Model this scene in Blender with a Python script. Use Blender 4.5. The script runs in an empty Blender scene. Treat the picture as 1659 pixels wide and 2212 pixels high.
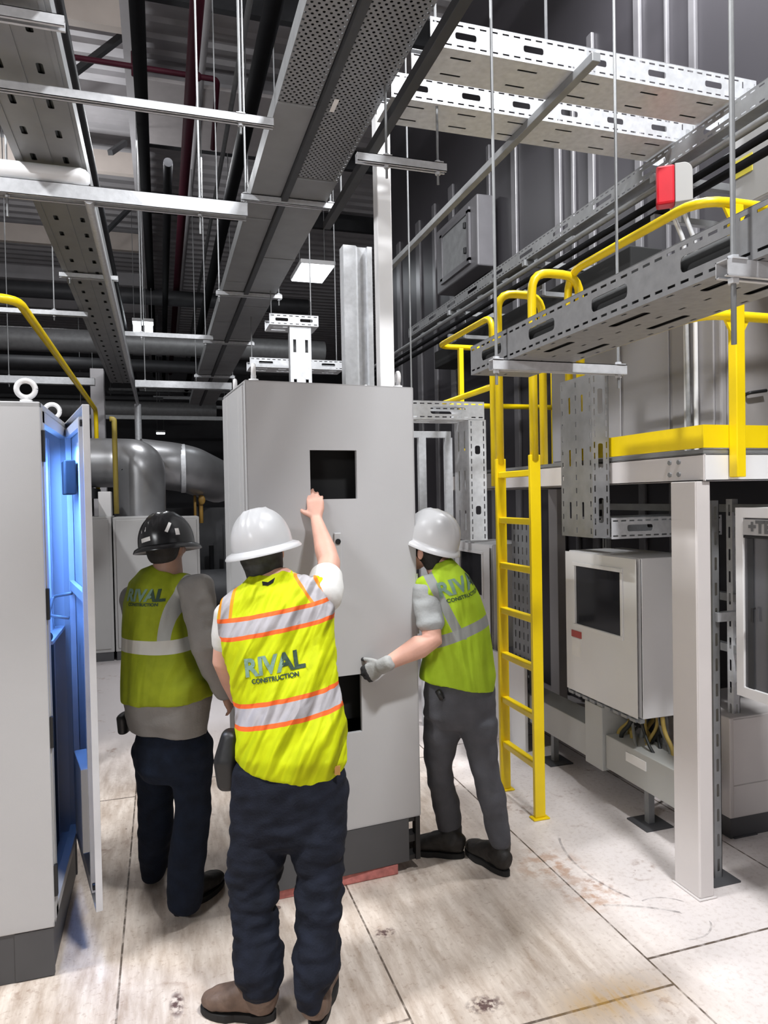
import bpy, bmesh, math, random
import numpy as np
from mathutils import Vector, Matrix, noise
from mathutils.geometry import tessellate_polygon
from mathutils.bvhtree import BVHTree

random.seed(7)
SC = bpy.context.scene
COL = SC.collection

# ------------------------------------------------------------------ camera
FPX, CX, CY, EYE = 1530.0, 829.5, 1106.0, 1.8
YAW, PITCH, ROLL = math.radians(17.45), math.radians(-1.16), math.radians(1.1)
CF = Vector((math.sin(YAW) * math.cos(PITCH), math.cos(YAW) * math.cos(PITCH), math.sin(PITCH)))
_r = Vector((math.cos(YAW), -math.sin(YAW), 0))
_u = _r.cross(CF)
CU = (math.cos(ROLL) * _u + math.sin(ROLL) * _r).normalized()
CR = (math.cos(ROLL) * _r - math.sin(ROLL) * _u).normalized()
EYEP = Vector((0, 0, EYE))
cam_data = bpy.data.cameras.new('camera')
cam = bpy.data.objects.new('camera', cam_data)
COL.objects.link(cam)
cam_data.sensor_fit = 'HORIZONTAL'
cam_data.sensor_width = 36.0
cam_data.lens = FPX / 1659.0 * 36.0
cam_data.clip_start = 0.05
cam.matrix_world = Matrix(((CR.x, CU.x, -CF.x, 0), (CR.y, CU.y, -CF.y, 0), (CR.z, CU.z, -CF.z, EYE), (0, 0, 0, 1)))
SC.camera = cam

# ------------------------------------------------------------------ light and exposure
SC.view_settings.view_transform = 'Standard'
SC.view_settings.look = 'None'
SC.view_settings.gamma = 1.0
SC.view_settings.use_curve_mapping = False
SC.view_settings.exposure = -0.38
world = bpy.data.worlds.new('World')
SC.world = world
world.use_nodes = True
bg = world.node_tree.nodes['Background']
bg.inputs[0].default_value = (0.85, 0.88, 1.0, 1)
bg.inputs[1].default_value = 0.035


def area(name, loc, target, sx, sy, power, col=(0.965, 0.98, 1.0)):
    d = bpy.data.lights.new(name, 'AREA')
    d.shape = 'RECTANGLE'
    d.size, d.size_y, d.energy, d.color = sx, sy, power, col
    o = bpy.data.objects.new(name, d)
    COL.objects.link(o)
    o.location = loc
    o.rotation_euler = (Vector(target) - Vector(loc)).to_track_quat('-Z', 'Y').to_euler()
    return o


area('hall_light_key', (-2.9, 2.65, 6.2), (1.2, 2.7, 0), 0.7, 0.22, 390)
area('hall_light_near', (1.85, 0.0, 6.4), (1.2, 1.9, 0.6), 0.8, 0.25, 470)
area('hall_light_right', (2.9, 3.5, 6.5), (1.2, 3.0, 0), 0.8, 0.25, 480)
area('side_fill_left', (-3.2, -1.4, 3.7), (1.8, 2.6, 1.0), 1.2, 0.5, 115)  # added low fill to brighten upright faces; no known fitting
area('hall_light_aisle', (0.3, 9.0, 6.0), (0.3, 9.0, 0), 1.2, 0.5, 120)
area('hall_light_far', (-2.5, 16.0, 6.0), (-2.5, 16.0, 0), 1.4, 0.6, 30)
# added upward fills brighten the roof deck; no fittings stand here
area('roof_fill_near', (-1.2, 3.0, 5.4), (-1.2, 3.6, 8), 1.2, 0.4, 170)
area('roof_fill_aisle', (-1.8, 11.0, 5.4), (-1.8, 11.3, 8), 1.2, 0.4, 90)

# ------------------------------------------------------------------ helpers


def ray(px, py):
    return CF * FPX + CR * (px - CX) - CU * (py - CY)


def D(px, py, dist):
    """point at a distance along the view axis"""
    return EYEP + ray(px, py) * (dist / FPX)


def A(px, py, ax, val):
    """point on a world plane x|y|z = val"""
    d = ray(px, py)
    i = 'xyz'.index(ax)
    return EYEP + d * ((val - EYEP[i]) / d[i])


def V(*a):
    return Vector(a)


MATS = {}


def mat(name, col, rough=0.5, metal=0.0, var=0.06, scale=8.0, bump=0.0, bscale=60.0, spec=0.5, emit=None, trans=0.0):
    if name in MATS:
        return MATS[name]
    m = bpy.data.materials.new(name)
    m.use_nodes = True
    nt = m.node_tree
    b = nt.nodes['Principled BSDF']
    tc = nt.nodes.new('ShaderNodeTexCoord')
    nz = nt.nodes.new('ShaderNodeTexNoise')
    nz.inputs['Scale'].default_value = scale
    nz.inputs['Detail'].default_value = 5
    nt.links.new(tc.outputs['Object'], nz.inputs['Vector'])
    rp = nt.nodes.new('ShaderNodeValToRGB')
    c = np.array(col)
    rp.color_ramp.elements[0].position = 0.3
    rp.color_ramp.elements[1].position = 0.7
    rp.color_ramp.elements[0].color = (*np.clip(c * (1 - var), 0, 1), 1)
    rp.color_ramp.elements[1].color = (*np.clip(c * (1 + var), 0, 1), 1)
    nt.links.new(nz.outputs['Fac'], rp.inputs['Fac'])
    nt.links.new(rp.outputs['Color'], b.inputs['Base Color'])
    b.inputs['Roughness'].default_value = rough
    b.inputs['Metallic'].default_value = metal
    b.inputs['Specular IOR Level'].default_value = spec
    if trans:
        b.inputs['Transmission Weight'].default_value = trans
        b.inputs['IOR'].default_value = 1.45
    if bump:
        n2 = nt.nodes.new('ShaderNodeTexNoise')
        n2.inputs['Scale'].default_value = bscale
        n2.inputs['Detail'].default_value = 3
        nt.links.new(tc.outputs['Object'], n2.inputs['Vector'])
        bp = nt.nodes.new('ShaderNodeBump')
        bp.inputs['Strength'].default_value = bump
        bp.inputs['Distance'].default_value = 0.01
        nt.links.new(n2.outputs['Fac'], bp.inputs['Height'])
        nt.links.new(bp.outputs['Normal'], b.inputs['Normal'])
    if emit:
        b.inputs['Emission Color'].default_value = (*emit[:3], 1)
        b.inputs['Emission Strength'].default_value = emit[3]
    MATS[name] = m
    return m


class N:
    """small node-building helper"""

    def __init__(s, m):
        s.nt = m.node_tree

    def link(s, a, b):
        s.nt.links.new(a, b)

    def math(s, op, a, b=None, clamp=False):
        n = s.nt.nodes.new('ShaderNodeMath')
        n.operation = op
        n.use_clamp = clamp
        for i, v in enumerate((a, b)):
            if v is None:
                continue
            if isinstance(v, (int, float)):
                n.inputs[i].default_value = v
            else:
                s.link(v, n.inputs[i])
        return n.outputs[0]

    def band(s, x, lo, hi):
        return s.math('MULTIPLY', s.math('GREATER_THAN', x, lo), s.math('LESS_THAN', x, hi))

    def mix(s, f, a, b):
        n = s.nt.nodes.new('ShaderNodeMix')
        n.data_type = 'RGBA'
        if isinstance(f, (int, float)):
            n.inputs[0].default_value = f
        else:
            s.link(f, n.inputs[0])
        for i, v in ((6, a), (7, b)):
            if isinstance(v, (tuple, list)):
                n.inputs[i].default_value = (*v[:3], 1)
            else:
                s.link(v, n.inputs[i])
        return n.outputs[2]

    def noise(s, vec, scale, detail=4, rough=0.55):
        n = s.nt.nodes.new('ShaderNodeTexNoise')
        n.inputs['Scale'].default_value = scale
        n.inputs['Detail'].default_value = detail
        n.inputs['Roughness'].default_value = rough
        if vec is not None:
            s.link(vec, n.inputs['Vector'])
        return n.outputs['Fac']

    def ramp(s, f, p0, p1, c0=(0, 0, 0), c1=(1, 1, 1)):
        n = s.nt.nodes.new('ShaderNodeValToRGB')
        e = n.color_ramp.elements
        e[0].position, e[1].position = p0, p1
        e[0].color, e[1].color = (*c0, 1), (*c1, 1)
        s.link(f, n.inputs['Fac'])
        return n.outputs['Color']


class MB:
    def __init__(s):
        s.v, s.f = [], []

    def add(s, vs, fs):
        o = len(s.v)
        s.v += [Vector(p) for p in vs]
        s.f += [tuple(i + o for i in f) for f in fs]
        return s

    def obox(s, c, ax, ay, az):
        """oriented box: centre and three half-axis vectors"""
        c, ax, ay, az = Vector(c), Vector(ax), Vector(ay), Vector(az)
        vs = [c + ax * i + ay * j + az * k for k in (-1, 1) for j in (-1, 1) for i in (-1, 1)]
        fs = [(0, 2, 3, 1), (4, 5, 7, 6), (0, 1, 5, 4), (2, 6, 7, 3), (0, 4, 6, 2), (1, 3, 7, 5)]
        if ax.cross(ay).dot(az) < 0:
            fs = [f[::-1] for f in fs]
        return s.add(vs, fs)

    def box(s, lo, hi):
        lo, hi = Vector(lo), Vector(hi)
        c, h = (lo + hi) / 2, (hi - lo) / 2
        return s.obox(c, (abs(h.x), 0, 0), (0, abs(h.y), 0), (0, 0, abs(h.z)))

    def bar(s, p0, p1, w, h, up=(0, 0, 1)):
        p0, p1 = Vector(p0), Vector(p1)
        t = (p1 - p0)
        L = t.length
        t.normalize()
        up = Vector(up)
        if abs(t.dot(up)) > 0.99:
            up = Vector((0, 1, 0))
        sd = t.cross(up).normalized()
        up = sd.cross(t)
        return s.obox((p0 + p1) / 2, t * L / 2, sd * w / 2, up * h / 2)

    def tube(s, path, r, n=12, cap=True, bend=0.0, seg=5):
        """round tube along a path, corners optionally rounded"""
        path = [Vector(p) for p in path]
        if bend and len(path) > 2:
            q = [path[0]]
            for i in range(1, len(path) - 1):
                a, b, c = path[i - 1], path[i], path[i + 1]
                d = min(bend, (a - b).length * 0.49, (c - b).length * 0.49)
                p0, p2 = b + (a - b).normalized() * d, b + (c - b).normalized() * d
                for k in range(seg + 1):
                    t = k / seg
                    q.append(p0 * (1 - t) ** 2 + b * 2 * t * (1 - t) + p2 * t * t)
            q.append(path[-1])
            path = q
        rs = r if isinstance(r, (list, tuple)) else [r] * len(path)
        nrm = None
        rings = []
        for i, p in enumerate(path):
            t = (path[min(i + 1, len(path) - 1)] - path[max(i - 1, 0)]).normalized()
            if nrm is None:
                nrm = t.orthogonal().normalized()
            nrm = (nrm - t * nrm.dot(t)).normalized()
            bn = t.cross(nrm)
            rings.append([p + (nrm * math.cos(2 * math.pi * k / n) + bn * math.sin(2 * math.pi * k / n)) * rs[i] for k in range(n)])
        return s.skin(rings, cap)

    def skin(s, rings, cap=True, closed=True):
        n = len(rings[0])
        vs = [p for r in rings for p in r]
        fs = []
        for i in range(len(rings) - 1):
            for k in range(n if closed else n - 1):
                a, b = i * n + k, i * n + (k + 1) % n
                fs.append((a, b, b + n, a + n))
        if cap:
            fs.append(tuple(range(n))[::-1])
            fs.append(tuple(range((len(rings) - 1) * n, len(rings) * n)))
        return s.add(vs, fs)

    def loft(s, st, lat, n=28, power=2.0, roundcap=True):
        """closed loft of (centre, half width, half depth) stations; lat = direction of the width"""
        lat = Vector(lat).normalized()
        st = [(Vector(c), a, b) for c, a, b in st]
        if roundcap:
            c0, a0, b0 = st[0]
            t0 = (st[1][0] - c0).normalized()
            c1, a1, b1 = st[-1]
            t1 = (c1 - st[-2][0]).normalized()
            k0, k1 = min(a0, b0) * 0.5, min(a1, b1) * 0.5
            st = [(c0 - t0 * k0, a0 * 0.45, b0 * 0.45), (c0 - t0 * k0 * 0.7, a0 * 0.8, b0 * 0.8)] + st + \
                 [(c1 + t1 * k1 * 0.7, a1 * 0.8, b1 * 0.8), (c1 + t1 * k1, a1 * 0.45, b1 * 0.45)]
        rings = []
        for i, (c, a, b) in enumerate(st):
            t = (st[min(i + 1, len(st) - 1)][0] - st[max(i - 1, 0)][0]).normalized()
            l = (lat - t * lat.dot(t)).normalized()
            d = t.cross(l)
            ring = []
            for k in range(n):
                w = 2 * math.pi * k / n
                cw, sw = math.cos(w), math.sin(w)
                e = 2.0 / power
                ring.append(c + l * a * math.copysign(abs(cw) ** e, cw) + d * b * math.copysign(abs(sw) ** e, sw))
            rings.append(ring)
        return s.skin(rings)

    def ball(s, c, ax, ay, az, n=16, m=10):
        c, ax, ay, az = Vector(c), Vector(ax), Vector(ay), Vector(az)
        rings = []
        for j in range(1, m):
            th = math.pi * j / m
            rings.append([c + (ax * math.cos(2 * math.pi * k / n) + ay * math.sin(2 * math.pi * k / n)) * math.sin(th) - az * math.cos(th) for k in range(n)])
        vs = [c - az] + [p for r in rings for p in r] + [c + az]
        fs = []
        for k in range(n):
            fs.append((0, 1 + (k + 1) % n, 1 + k))
            e = 1 + (m - 2) * n
            fs.append((e + k, e + (k + 1) % n, len(vs) - 1))
        for j in range(m - 2):
            for k in range(n):
                a, b = 1 + j * n + k, 1 + j * n + (k + 1) % n
                fs.append((a, b, b + n, a + n))
        return s.add(vs, fs)

    def plate(s, cells, mp, t):
        """cells: (u0,v0,u1,v1,[hole loops]) in plate coordinates; mp(u,v,w) -> world; t = thickness"""
        for (u0, v0, u1, v1, holes) in cells:
            outer = [(u0, v0), (u1, v0), (u1, v1), (u0, v1)]
            loops = [outer] + holes
            flat = [p for l in loops for p in l]
            tris = tessellate_polygon([[Vector((p[0], p[1], 0)) for p in l] for l in loops])
            nv = len(flat)
            vs = [mp(p[0], p[1], 0) for p in flat] + [mp(p[0], p[1], t) for p in flat]
            fs = []
            for a, b, c in tris:
                fs.append((a, b, c))
                fs.append((c + nv, b + nv, a + nv))
            o = len(outer)
            for h in holes:
                m = len(h)
                for k in range(m):
                    a, b = o + k, o + (k + 1) % m
                    fs.append((a, b, b + nv, a + nv))
                o += m
            s.add(vs, fs)
        return s

    def build(s, name, m, parent=None, base=None, smooth=False, bevel=0.0, fixn=True, angle=None):
        if parent is not None:
            L = ORIG[parent.name]
        elif base is not None:
            L = Vector(base)
        else:
            xs = [p.x for p in s.v]
            ys = [p.y for p in s.v]
            zs = [p.z for p in s.v]
            L = Vector(((min(xs) + max(xs)) / 2, (min(ys) + max(ys)) / 2, min(zs)))
        me = bpy.data.meshes.new(name)
        me.from_pydata([tuple(p - L) for p in s.v], [], s.f)
        if fixn:
            bm = bmesh.new()
            bm.from_mesh(me)
            bmesh.ops.recalc_face_normals(bm, faces=bm.faces)
            bm.to_mesh(me)
            bm.free()
        if m is not None:
            for mm in (m if isinstance(m, (list, tuple)) else [m]):
                me.materials.append(mm)
        if smooth:
            me.polygons.foreach_set('use_smooth', [True] * len(me.polygons))
        o = bpy.data.objects.new(name, me)
        COL.objects.link(o)
        if parent is not None:
            o.parent = parent
        else:
            o.location = L
        ORIG[o.name] = L
        if bevel:
            b = o.modifiers.new('bevel', 'BEVEL')
            b.width = bevel
            b.segments = 2
            b.limit_method = 'ANGLE'
            b.angle_limit = math.radians(40)
        if angle:
            try:
                me.set_sharp_from_angle(angle=math.radians(angle))
            except Exception:
                pass
        return o


ORIG = {}


def tag(o, label, cat, group=None, kind=None):
    o['label'] = label
    o['category'] = cat
    if group:
        o['group'] = group
    if kind:
        o['kind'] = kind
    return o


def thing(name, label, cat, loc, group=None):
    o = bpy.data.objects.new(name, None)
    o.empty_display_size = 0.1
    COL.objects.link(o)
    o.location = loc
    ORIG[o.name] = Vector(loc)
    return tag(o, label, cat, group)


def dup(root, loc, label, group=None):
    r = root.copy()
    COL.objects.link(r)
    r.location = loc
    ORIG[r.name] = Vector(loc)
    r['label'] = label
    if group:
        r['group'] = group
    for ch in list(root.children):
        c = ch.copy()
        COL.objects.link(c)
        c.parent = r
        ORIG[c.name] = Vector(loc)
        for g in list(ch.children):
            d = g.copy()
            COL.objects.link(d)
            d.parent = c
    return r


def hang(T, pts, r=0.006, m=None, top=None):
    """threaded rods from a hung thing up to the roof deck"""
    for p in pts:
        p = Vector(p)
        MB().tube([p, V(p.x, p.y, top or ZC - 0.055)], r, 8).build('threaded_rod', m or galv_d, T, smooth=True, angle=40)


def struct(o):
    o['kind'] = 'structure'
    return o


def rect(cu, cv, w, h):
    return [(cu - w / 2, cv - h / 2), (cu - w / 2, cv + h / 2), (cu + w / 2, cv + h / 2), (cu + w / 2, cv - h / 2)]


def slot(cu, cv, w, h, r=None):
    r = r or h * 0.3
    pts = []
    for sx, sy, a0 in ((-1, -1, 180), (-1, 1, 90), (1, 1, 0), (1, -1, -90)):
        for k in range(3):
            a = math.radians(a0 + 90 - k * 45)
            if sx == -1 and sy == -1:
                a = math.radians(270 - k * 45)
            elif sx == -1 and sy == 1:
                a = math.radians(180 - k * 45)
            elif sx == 1 and sy == 1:
                a = math.radians(90 - k * 45)
            else:
                a = math.radians(0 - k * 45)
            pts.append((cu + sx * (w / 2 - r) + r * math.cos(a), cv + sy * (h / 2 - r) + r * math.sin(a)))
    return pts
# ------------------------------------------------------------------ materials
galv = mat('galvanised_steel', (0.60, 0.61, 0.63), 0.45, 0.22, 0.10, 30, 0.04, 90)
galv_d = mat('dull_steel', (0.27, 0.275, 0.28), 0.5, 0.4, 0.12, 12, 0.03, 60)
cabgrey = mat('cabinet_paint', (0.49, 0.487, 0.492), 0.42, 0, 0.015, 3, 0.03, 300)
white = mat('white_paint', (0.76, 0.75, 0.75), 0.4, 0, 0.02, 4)
offwhite = mat('offwhite_paint', (0.66, 0.62, 0.605), 0.45, 0, 0.03, 4)
plinthm = mat('plinth_grey', (0.075, 0.075, 0.08), 0.55, 0, 0.06, 5)
yellow = mat('safety_yellow', (0.86, 0.62, 0.003), 0.36, 0, 0.05, 6)
black = mat('black_plastic', (0.012, 0.012, 0.013), 0.45)
blackm = mat('matt_black', (0.006, 0.006, 0.006), 0.9)
pipeblk = mat('black_pipe', (0.006, 0.006, 0.007), 0.8, 0, 0.15, 10, spec=0.12)
maroon = mat('sprinkler_red', (0.05, 0.004, 0.013), 0.6, 0, 0.1, 6, spec=0.25)
deckm = mat('roof_deck_paint', (0.50, 0.485, 0.50), 0.6, 0.0, 0.08, 3)
cream = mat('cream_steel', (0.62, 0.55, 0.5), 0.55, 0, 0.06, 3)
darkst = mat('dark_steel', (0.045, 0.046, 0.05), 0.55, 0.2, 0.15, 6)
panelm = mat('dark_wall_panel', (0.045, 0.042, 0.048), 0.42, 0.15, 0.12, 0.8, 0.02, 3)
seamm = mat('bright_seam_trim', (0.17, 0.165, 0.175), 0.35, 0.3, 0.10, 5)
silver = mat('pipe_cladding', (0.36, 0.36, 0.37), 0.33, 0.6, 0.08, 4, 0.03, 12)
redp = mat('signal_red', (0.62, 0.005, 0.02), 0.4)
woodred = mat('worn_red_paint', (0.55, 0.19, 0.17), 0.7, 0, 0.3, 25, 0.2, 40)
tinted = mat('dark_glass', (0.02, 0.02, 0.024), 0.06, 0, 0.02, 4)
lampw = mat('lamp_glow', (0.9, 0.95, 1.0), 0.5, emit=(0.9, 0.96, 1.0, 9.0))
beigeg = mat('beige_cabinet_paint', (0.42, 0.415, 0.41), 0.5, 0, 0.03, 3)
labely = mat('label_yellow', (0.75, 0.65, 0.08), 0.5)
labelw = mat('label_white', (0.8, 0.78, 0.76), 0.5)
cabley = mat('yellow_cable', (0.45, 0.32, 0.08), 0.5)
cableb = mat('dark_cable', (0.015, 0.017, 0.016), 0.5)


def text_mesh(txt, size, bold=0.0):
    c = bpy.data.curves.new('lettering_curve', 'FONT')
    c.body = txt
    c.size = size
    c.offset = bold
    c.align_x = 'CENTER'
    c.align_y = 'CENTER'
    o = bpy.data.objects.new('lettering_tmp', c)
    COL.objects.link(o)
    dg = bpy.context.evaluated_depsgraph_get()
    me = bpy.data.meshes.new_from_object(o.evaluated_get(dg))
    bpy.data.objects.remove(o)
    bpy.data.curves.remove(c)
    bm = bmesh.new()
    bm.from_mesh(me)
    bmesh.ops.triangulate(bm, faces=bm.faces)
    for _ in range(3):
        es = [e for e in bm.edges if e.calc_length() > size * 0.18]
        if es:
            bmesh.ops.subdivide_edges(bm, edges=es, cuts=1)
            bmesh.ops.triangulate(bm, faces=bm.faces)
    vs = [v.co.copy() for v in bm.verts]
    fs = [tuple(v.index for v in f.verts) for f in bm.faces]
    bm.free()
    bpy.data.meshes.remove(me)
    return vs, fs


# ------------------------------------------------------------------ floor, ceiling, walls
def floor_material():
    m = bpy.data.materials.new('worn_floor_panels')
    m.use_nodes = True
    n = N(m)
    b = m.node_tree.nodes['Principled BSDF']
    tc = m.node_tree.nodes.new('ShaderNodeTexCoord')
    sp = m.node_tree.nodes.new('ShaderNodeSeparateXYZ')
    n.link(tc.outputs['Object'], sp.inputs[0])
    x, y = sp.outputs[0], sp.outputs[1]
    # scuffed streaks run along the aisle
    mp = m.node_tree.nodes.new('ShaderNodeMapping')
    mp.inputs['Scale'].default_value = (9.0, 1.6, 1)
    n.link(tc.outputs['Object'], mp.inputs[0])
    streak = n.noise(mp.outputs[0], 2.2, 6, 0.65)
    cloud = n.noise(tc.outputs['Object'], 1.1, 4)
    fine = n.noise(tc.outputs['Object'], 42, 3, 0.7)
    base = n.mix(n.ramp(streak, 0.32, 0.68), (0.44, 0.345, 0.275), (0.79, 0.70, 0.62))
    base = n.mix(n.math('MULTIPLY', n.ramp(cloud, 0.4, 0.7), 0.4), base, (0.64, 0.55, 0.475))
    base = n.mix(n.math('MULTIPLY', n.ramp(fine, 0.56, 0.70), 0.42), base, (0.30, 0.19, 0.13))
    # paler coating on the right of the third panel joint
    wob = n.math('ADD', x, n.math('MULTIPLY', n.math('SUBTRACT', cloud, 0.5), 0.5))
    pale = n.mix(n.ramp(fine, 0.5, 0.75), (0.74, 0.68, 0.66), (0.60, 0.53, 0.50))
    side = m.node_tree.nodes.new('ShaderNodeMapRange')
    side.inputs[1].default_value, side.inputs[2].default_value = 1.45, 2.0
    n.link(wob, side.inputs[0])
    base = n.mix(side.outputs[0], base, pale)
    # grey concrete further down the hall
    conc = m.node_tree.nodes.new('ShaderNodeMapRange')
    conc.inputs[1].default_value, conc.inputs[2].default_value = 4.6, 6.0
    n.link(y, conc.inputs[0])
    base = n.mix(conc.outputs[0], base, (0.55, 0.51, 0.51))
    # stains
    blot = n.noise(tc.outputs['Object'], 3.4, 2, 0.5)
    blot2 = n.noise(tc.outputs['Object'], 17, 3, 0.6)
    st = n.math('MULTIPLY', n.ramp(blot, 0.58, 0.7), n.ramp(blot2, 0.52, 0.62))
    base = n.mix(n.math('MULTIPLY', st, 0.55), base, (0.22, 0.11, 0.07))
    vo = m.node_tree.nodes.new('ShaderNodeTexVoronoi')
    vo.inputs['Scale'].default_value = 3.0
    n.link(tc.outputs['Object'], vo.inputs['Vector'])
    base = n.mix(n.math('MULTIPLY', n.math('LESS_THAN', vo.outputs['Distance'], 0.045), 0.75), base, (0.10, 0.055, 0.05))
    # dark smudges and curved scuffs left by shoes and wheels

    def blob(cx, cy, rx, ry):
        ux = n.math('DIVIDE', n.math('SUBTRACT', x, cx), rx)
        uy = n.math('DIVIDE', n.math('SUBTRACT', y, cy), ry)
        r2 = n.math('ADD', n.math('MULTIPLY', ux, ux), n.math('MULTIPLY', uy, uy))
        return n.math('SUBTRACT', 1.0, r2, True)

    def arc(cx, cy, R, w, x0, x1):
        ux, uy = n.math('SUBTRACT', x, cx), n.math('SUBTRACT', y, cy)
        r = n.math('SQRT', n.math('ADD', n.math('MULTIPLY', ux, ux), n.math('MULTIPLY', uy, uy)))
        return n.math('MULTIPLY', n.math('LESS_THAN', n.math('ABSOLUTE', n.math('SUBTRACT', r, R)), w), n.band(x, x0, x1))
    rough2 = n.ramp(n.noise(tc.outputs['Object'], 38, 3, 0.6), 0.42, 0.58)
    for a_ in ((0.84, 2.77, 0.055, 0.04), (0.01, 2.62, 0.03, 0.08), (1.05, 2.26, 0.08, 0.05)):
        base = n.mix(n.math('MULTIPLY', n.math('MULTIPLY', blob(*a_), rough2), 1.3, True), base, (0.13, 0.08, 0.075))
    for a_ in ((1.755, 3.0, 0.20, 0.22), (1.80, 2.72, 0.16, 0.14)):
        base = n.mix(n.math('MULTIPLY', n.math('MULTIPLY', blob(*a_), n.ramp(blot2, 0.45, 0.62)), 0.7), base, (0.42, 0.22, 0.12))
    for a_ in ((2.55, 2.95, 0.67, 0.006, 1.86, 1.95), (1.60, 1.95, 0.72, 0.007, 1.80, 2.08), (2.02, 2.47, 0.15, 0.004, 1.98, 2.15)):
        base = n.mix(n.math('MULTIPLY', n.math('MULTIPLY', arc(*a_), n.ramp(blot2, 0.35, 0.6)), 0.6), base, (0.12, 0.10, 0.10))
    # panel joints, 0.97 m apart across the aisle
    fx = n.math('FRACT', n.math('DIVIDE', n.math('ADD', x, 100 * 0.97 - 0.777), 0.97))
    jx = n.math('MAXIMUM', n.math('LESS_THAN', fx, 0.0042), n.math('GREATER_THAN', fx, 0.9958))
    row = n.math('FLOOR', n.math('DIVIDE', n.math('ADD', x, 100 * 0.97 - 0.777), 0.97))
    off = n.math('MULTIPLY', n.math('FRACT', n.math('MULTIPLY', row, 0.5)), -0.30)
    fy = n.math('FRACT', n.math('DIVIDE', n.math('ADD', n.math('ADD', y, 100 * 2.44 - 2.13), off), 2.44))
    jy = n.math('MAXIMUM', n.math('LESS_THAN', fy, 0.0022), n.math('GREATER_THAN', fy, 0.9978))
    jj = n.math('MULTIPLY', n.math('MAXIMUM', jx, jy), n.math('LESS_THAN', y, 5.2))
    base = n.mix(n.math('MULTIPLY', jj, n.ramp(blot2, 0.22, 0.52)), base, (0.12, 0.09, 0.07))
    # rusty dirt beside one cross joint
    dyv = n.math('SUBTRACT', 1.0, n.math('DIVIDE', n.math('ABSOLUTE', n.math('SUBTRACT', y, 2.14)), 0.13), True)
    dxv = n.math('SUBTRACT', 1.0, n.math('DIVIDE', n.math('ABSOLUTE', n.math('SUBTRACT', x, 1.50)), 0.30), True)
    d1 = n.math('MULTIPLY', dyv, dxv)
    base = n.mix(n.math('MULTIPLY', n.math('MULTIPLY', d1, n.ramp(streak, 0.35, 0.6)), 1.1), base, (0.50, 0.28, 0.05))
    n.link(base, b.inputs['Base Color'])
    rr = n.ramp(streak, 0.2, 0.8, (0.38, 0.38, 0.38), (0.62, 0.62, 0.62))
    n.link(rr, b.inputs['Roughness'])
    b.inputs['Specular IOR Level'].default_value = 0.35
    bp = m.node_tree.nodes.new('ShaderNodeBump')
    bp.inputs['Strength'].default_value = 0.12
    bp.inputs['Distance'].default_value = 0.004
    n.link(fine, bp.inputs['Height'])
    n.link(bp.outputs[0], b.inputs['Normal'])
    return m


struct(MB().box((-13, -4, -0.12), (13, 31, 0)).build('floor', floor_material(), base=(0, 0, 0)))

# ribbed roof deck, ribs across the hall
ZC = 7.9
rings = []
y = -4.0
while y < 31:
    for dy, z in ((0, 0), (0.16, 0), (0.19, -0.06), (0.29, -0.06), (0.32, 0)):
        rings.append([V(-13, y + dy, ZC + z), V(13, y + dy, ZC + z), V(13, y + dy, ZC + 0.25), V(-13, y + dy, ZC + 0.25)])
    y += 0.34
struct(MB().skin(rings).build('ceiling', deckm, base=(0, 0, ZC)))
wallm = mat('hall_wall_paint', (0.10, 0.10, 0.11), 0.7, 0, 0.1, 2)
struct(MB().box((-13, 31, 0), (13, 31.2, ZC)).build('wall_back', wallm))
struct(MB().box((-13.2, -4, 0), (-13, 31.2, ZC)).build('wall_left', wallm))
struct(MB().box((-13.2, -4.2, 0), (13.2, -4, ZC)).build('wall_front', wallm))
struct(MB().box((13, -4, 0), (13.2, 31.2, ZC)).build('wall_right', wallm))

# ------------------------------------------------------------------ the panelled plant room on the right
XW = 3.45
YW1 = 10.4
ZW = 7.4
o = thing('panelled_room', 'tall dark grey panelled room with pale vertical seams right of the aisle', 'room', (XW, 5, 0))
MB().box((XW, -1.5, 0), (XW + 3.5, YW1, ZW)).build('wall_panel', panelm, o, bevel=0.01)
seams = [(862, 10), (905, 12), (940, 9), (978, 14), (1060, 8), (1115, 14), (1210, 16), (1243, 7), (1283, 16), (1385, 18), (1448, 8), (1505, 20)]
for px, w in seams:
    p = A(px, 480, 'x', XW)
    dd = (p - EYEP).dot(CF)
    # width along the wall from the apparent width
    p2 = A(px + w, 480, 'x', XW)
    hw = abs(p.y - p2.y) / 2 * 0.75
    MB().box((XW - 0.03, p.y - hw, 0.02), (XW + 0.002, p.y + hw, (ZW - 0.02) if px > 1380 else 5.55)).build('seam_strip', seamm, o, bevel=0.008)
for yy in (2.35, 2.1, 1.6, 0.7):
    MB().box((XW - 0.03, yy - 0.035, 0.02), (XW + 0.002, yy + 0.035, ZW - 0.02)).build('seam_strip', seamm, o, bevel=0.008)

# access hatch box on that wall
hb = thing('access_hatch', 'grey raised access hatch with an inset door on the dark panelled wall', 'hatch', (XW, 6.6, 3.6))
ya, yb = A(943, 560, 'x', XW - 0.25).y, A(1032, 560, 'x', XW - 0.25).y
za, zb = A(990, 604, 'x', XW - 0.25).z, A(1000, 446, 'x', XW - 0.25).z
MB().box((XW - 0.25, yb, za), (XW - 0.032, ya, zb)).build('housing', mat('hatch_grey', (0.15, 0.145, 0.155), 0.4), hb, bevel=0.015)
m_ = MB()
ym = (ya + yb) / 2
hh, hw = (zb - za) * 0.36, (ya - yb) * 0.33
zc = (za + zb) / 2
for s in (-1, 1):
    m_.box((XW - 0.275, ym - hw - 0.03, zc + s * hh - 0.03), (XW - 0.25, ym + hw + 0.03, zc + s * hh + 0.03))
    m_.box((XW - 0.275, ym + s * hw - 0.03, zc - hh), (XW - 0.25, ym + s * hw + 0.03, zc + hh))
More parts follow.
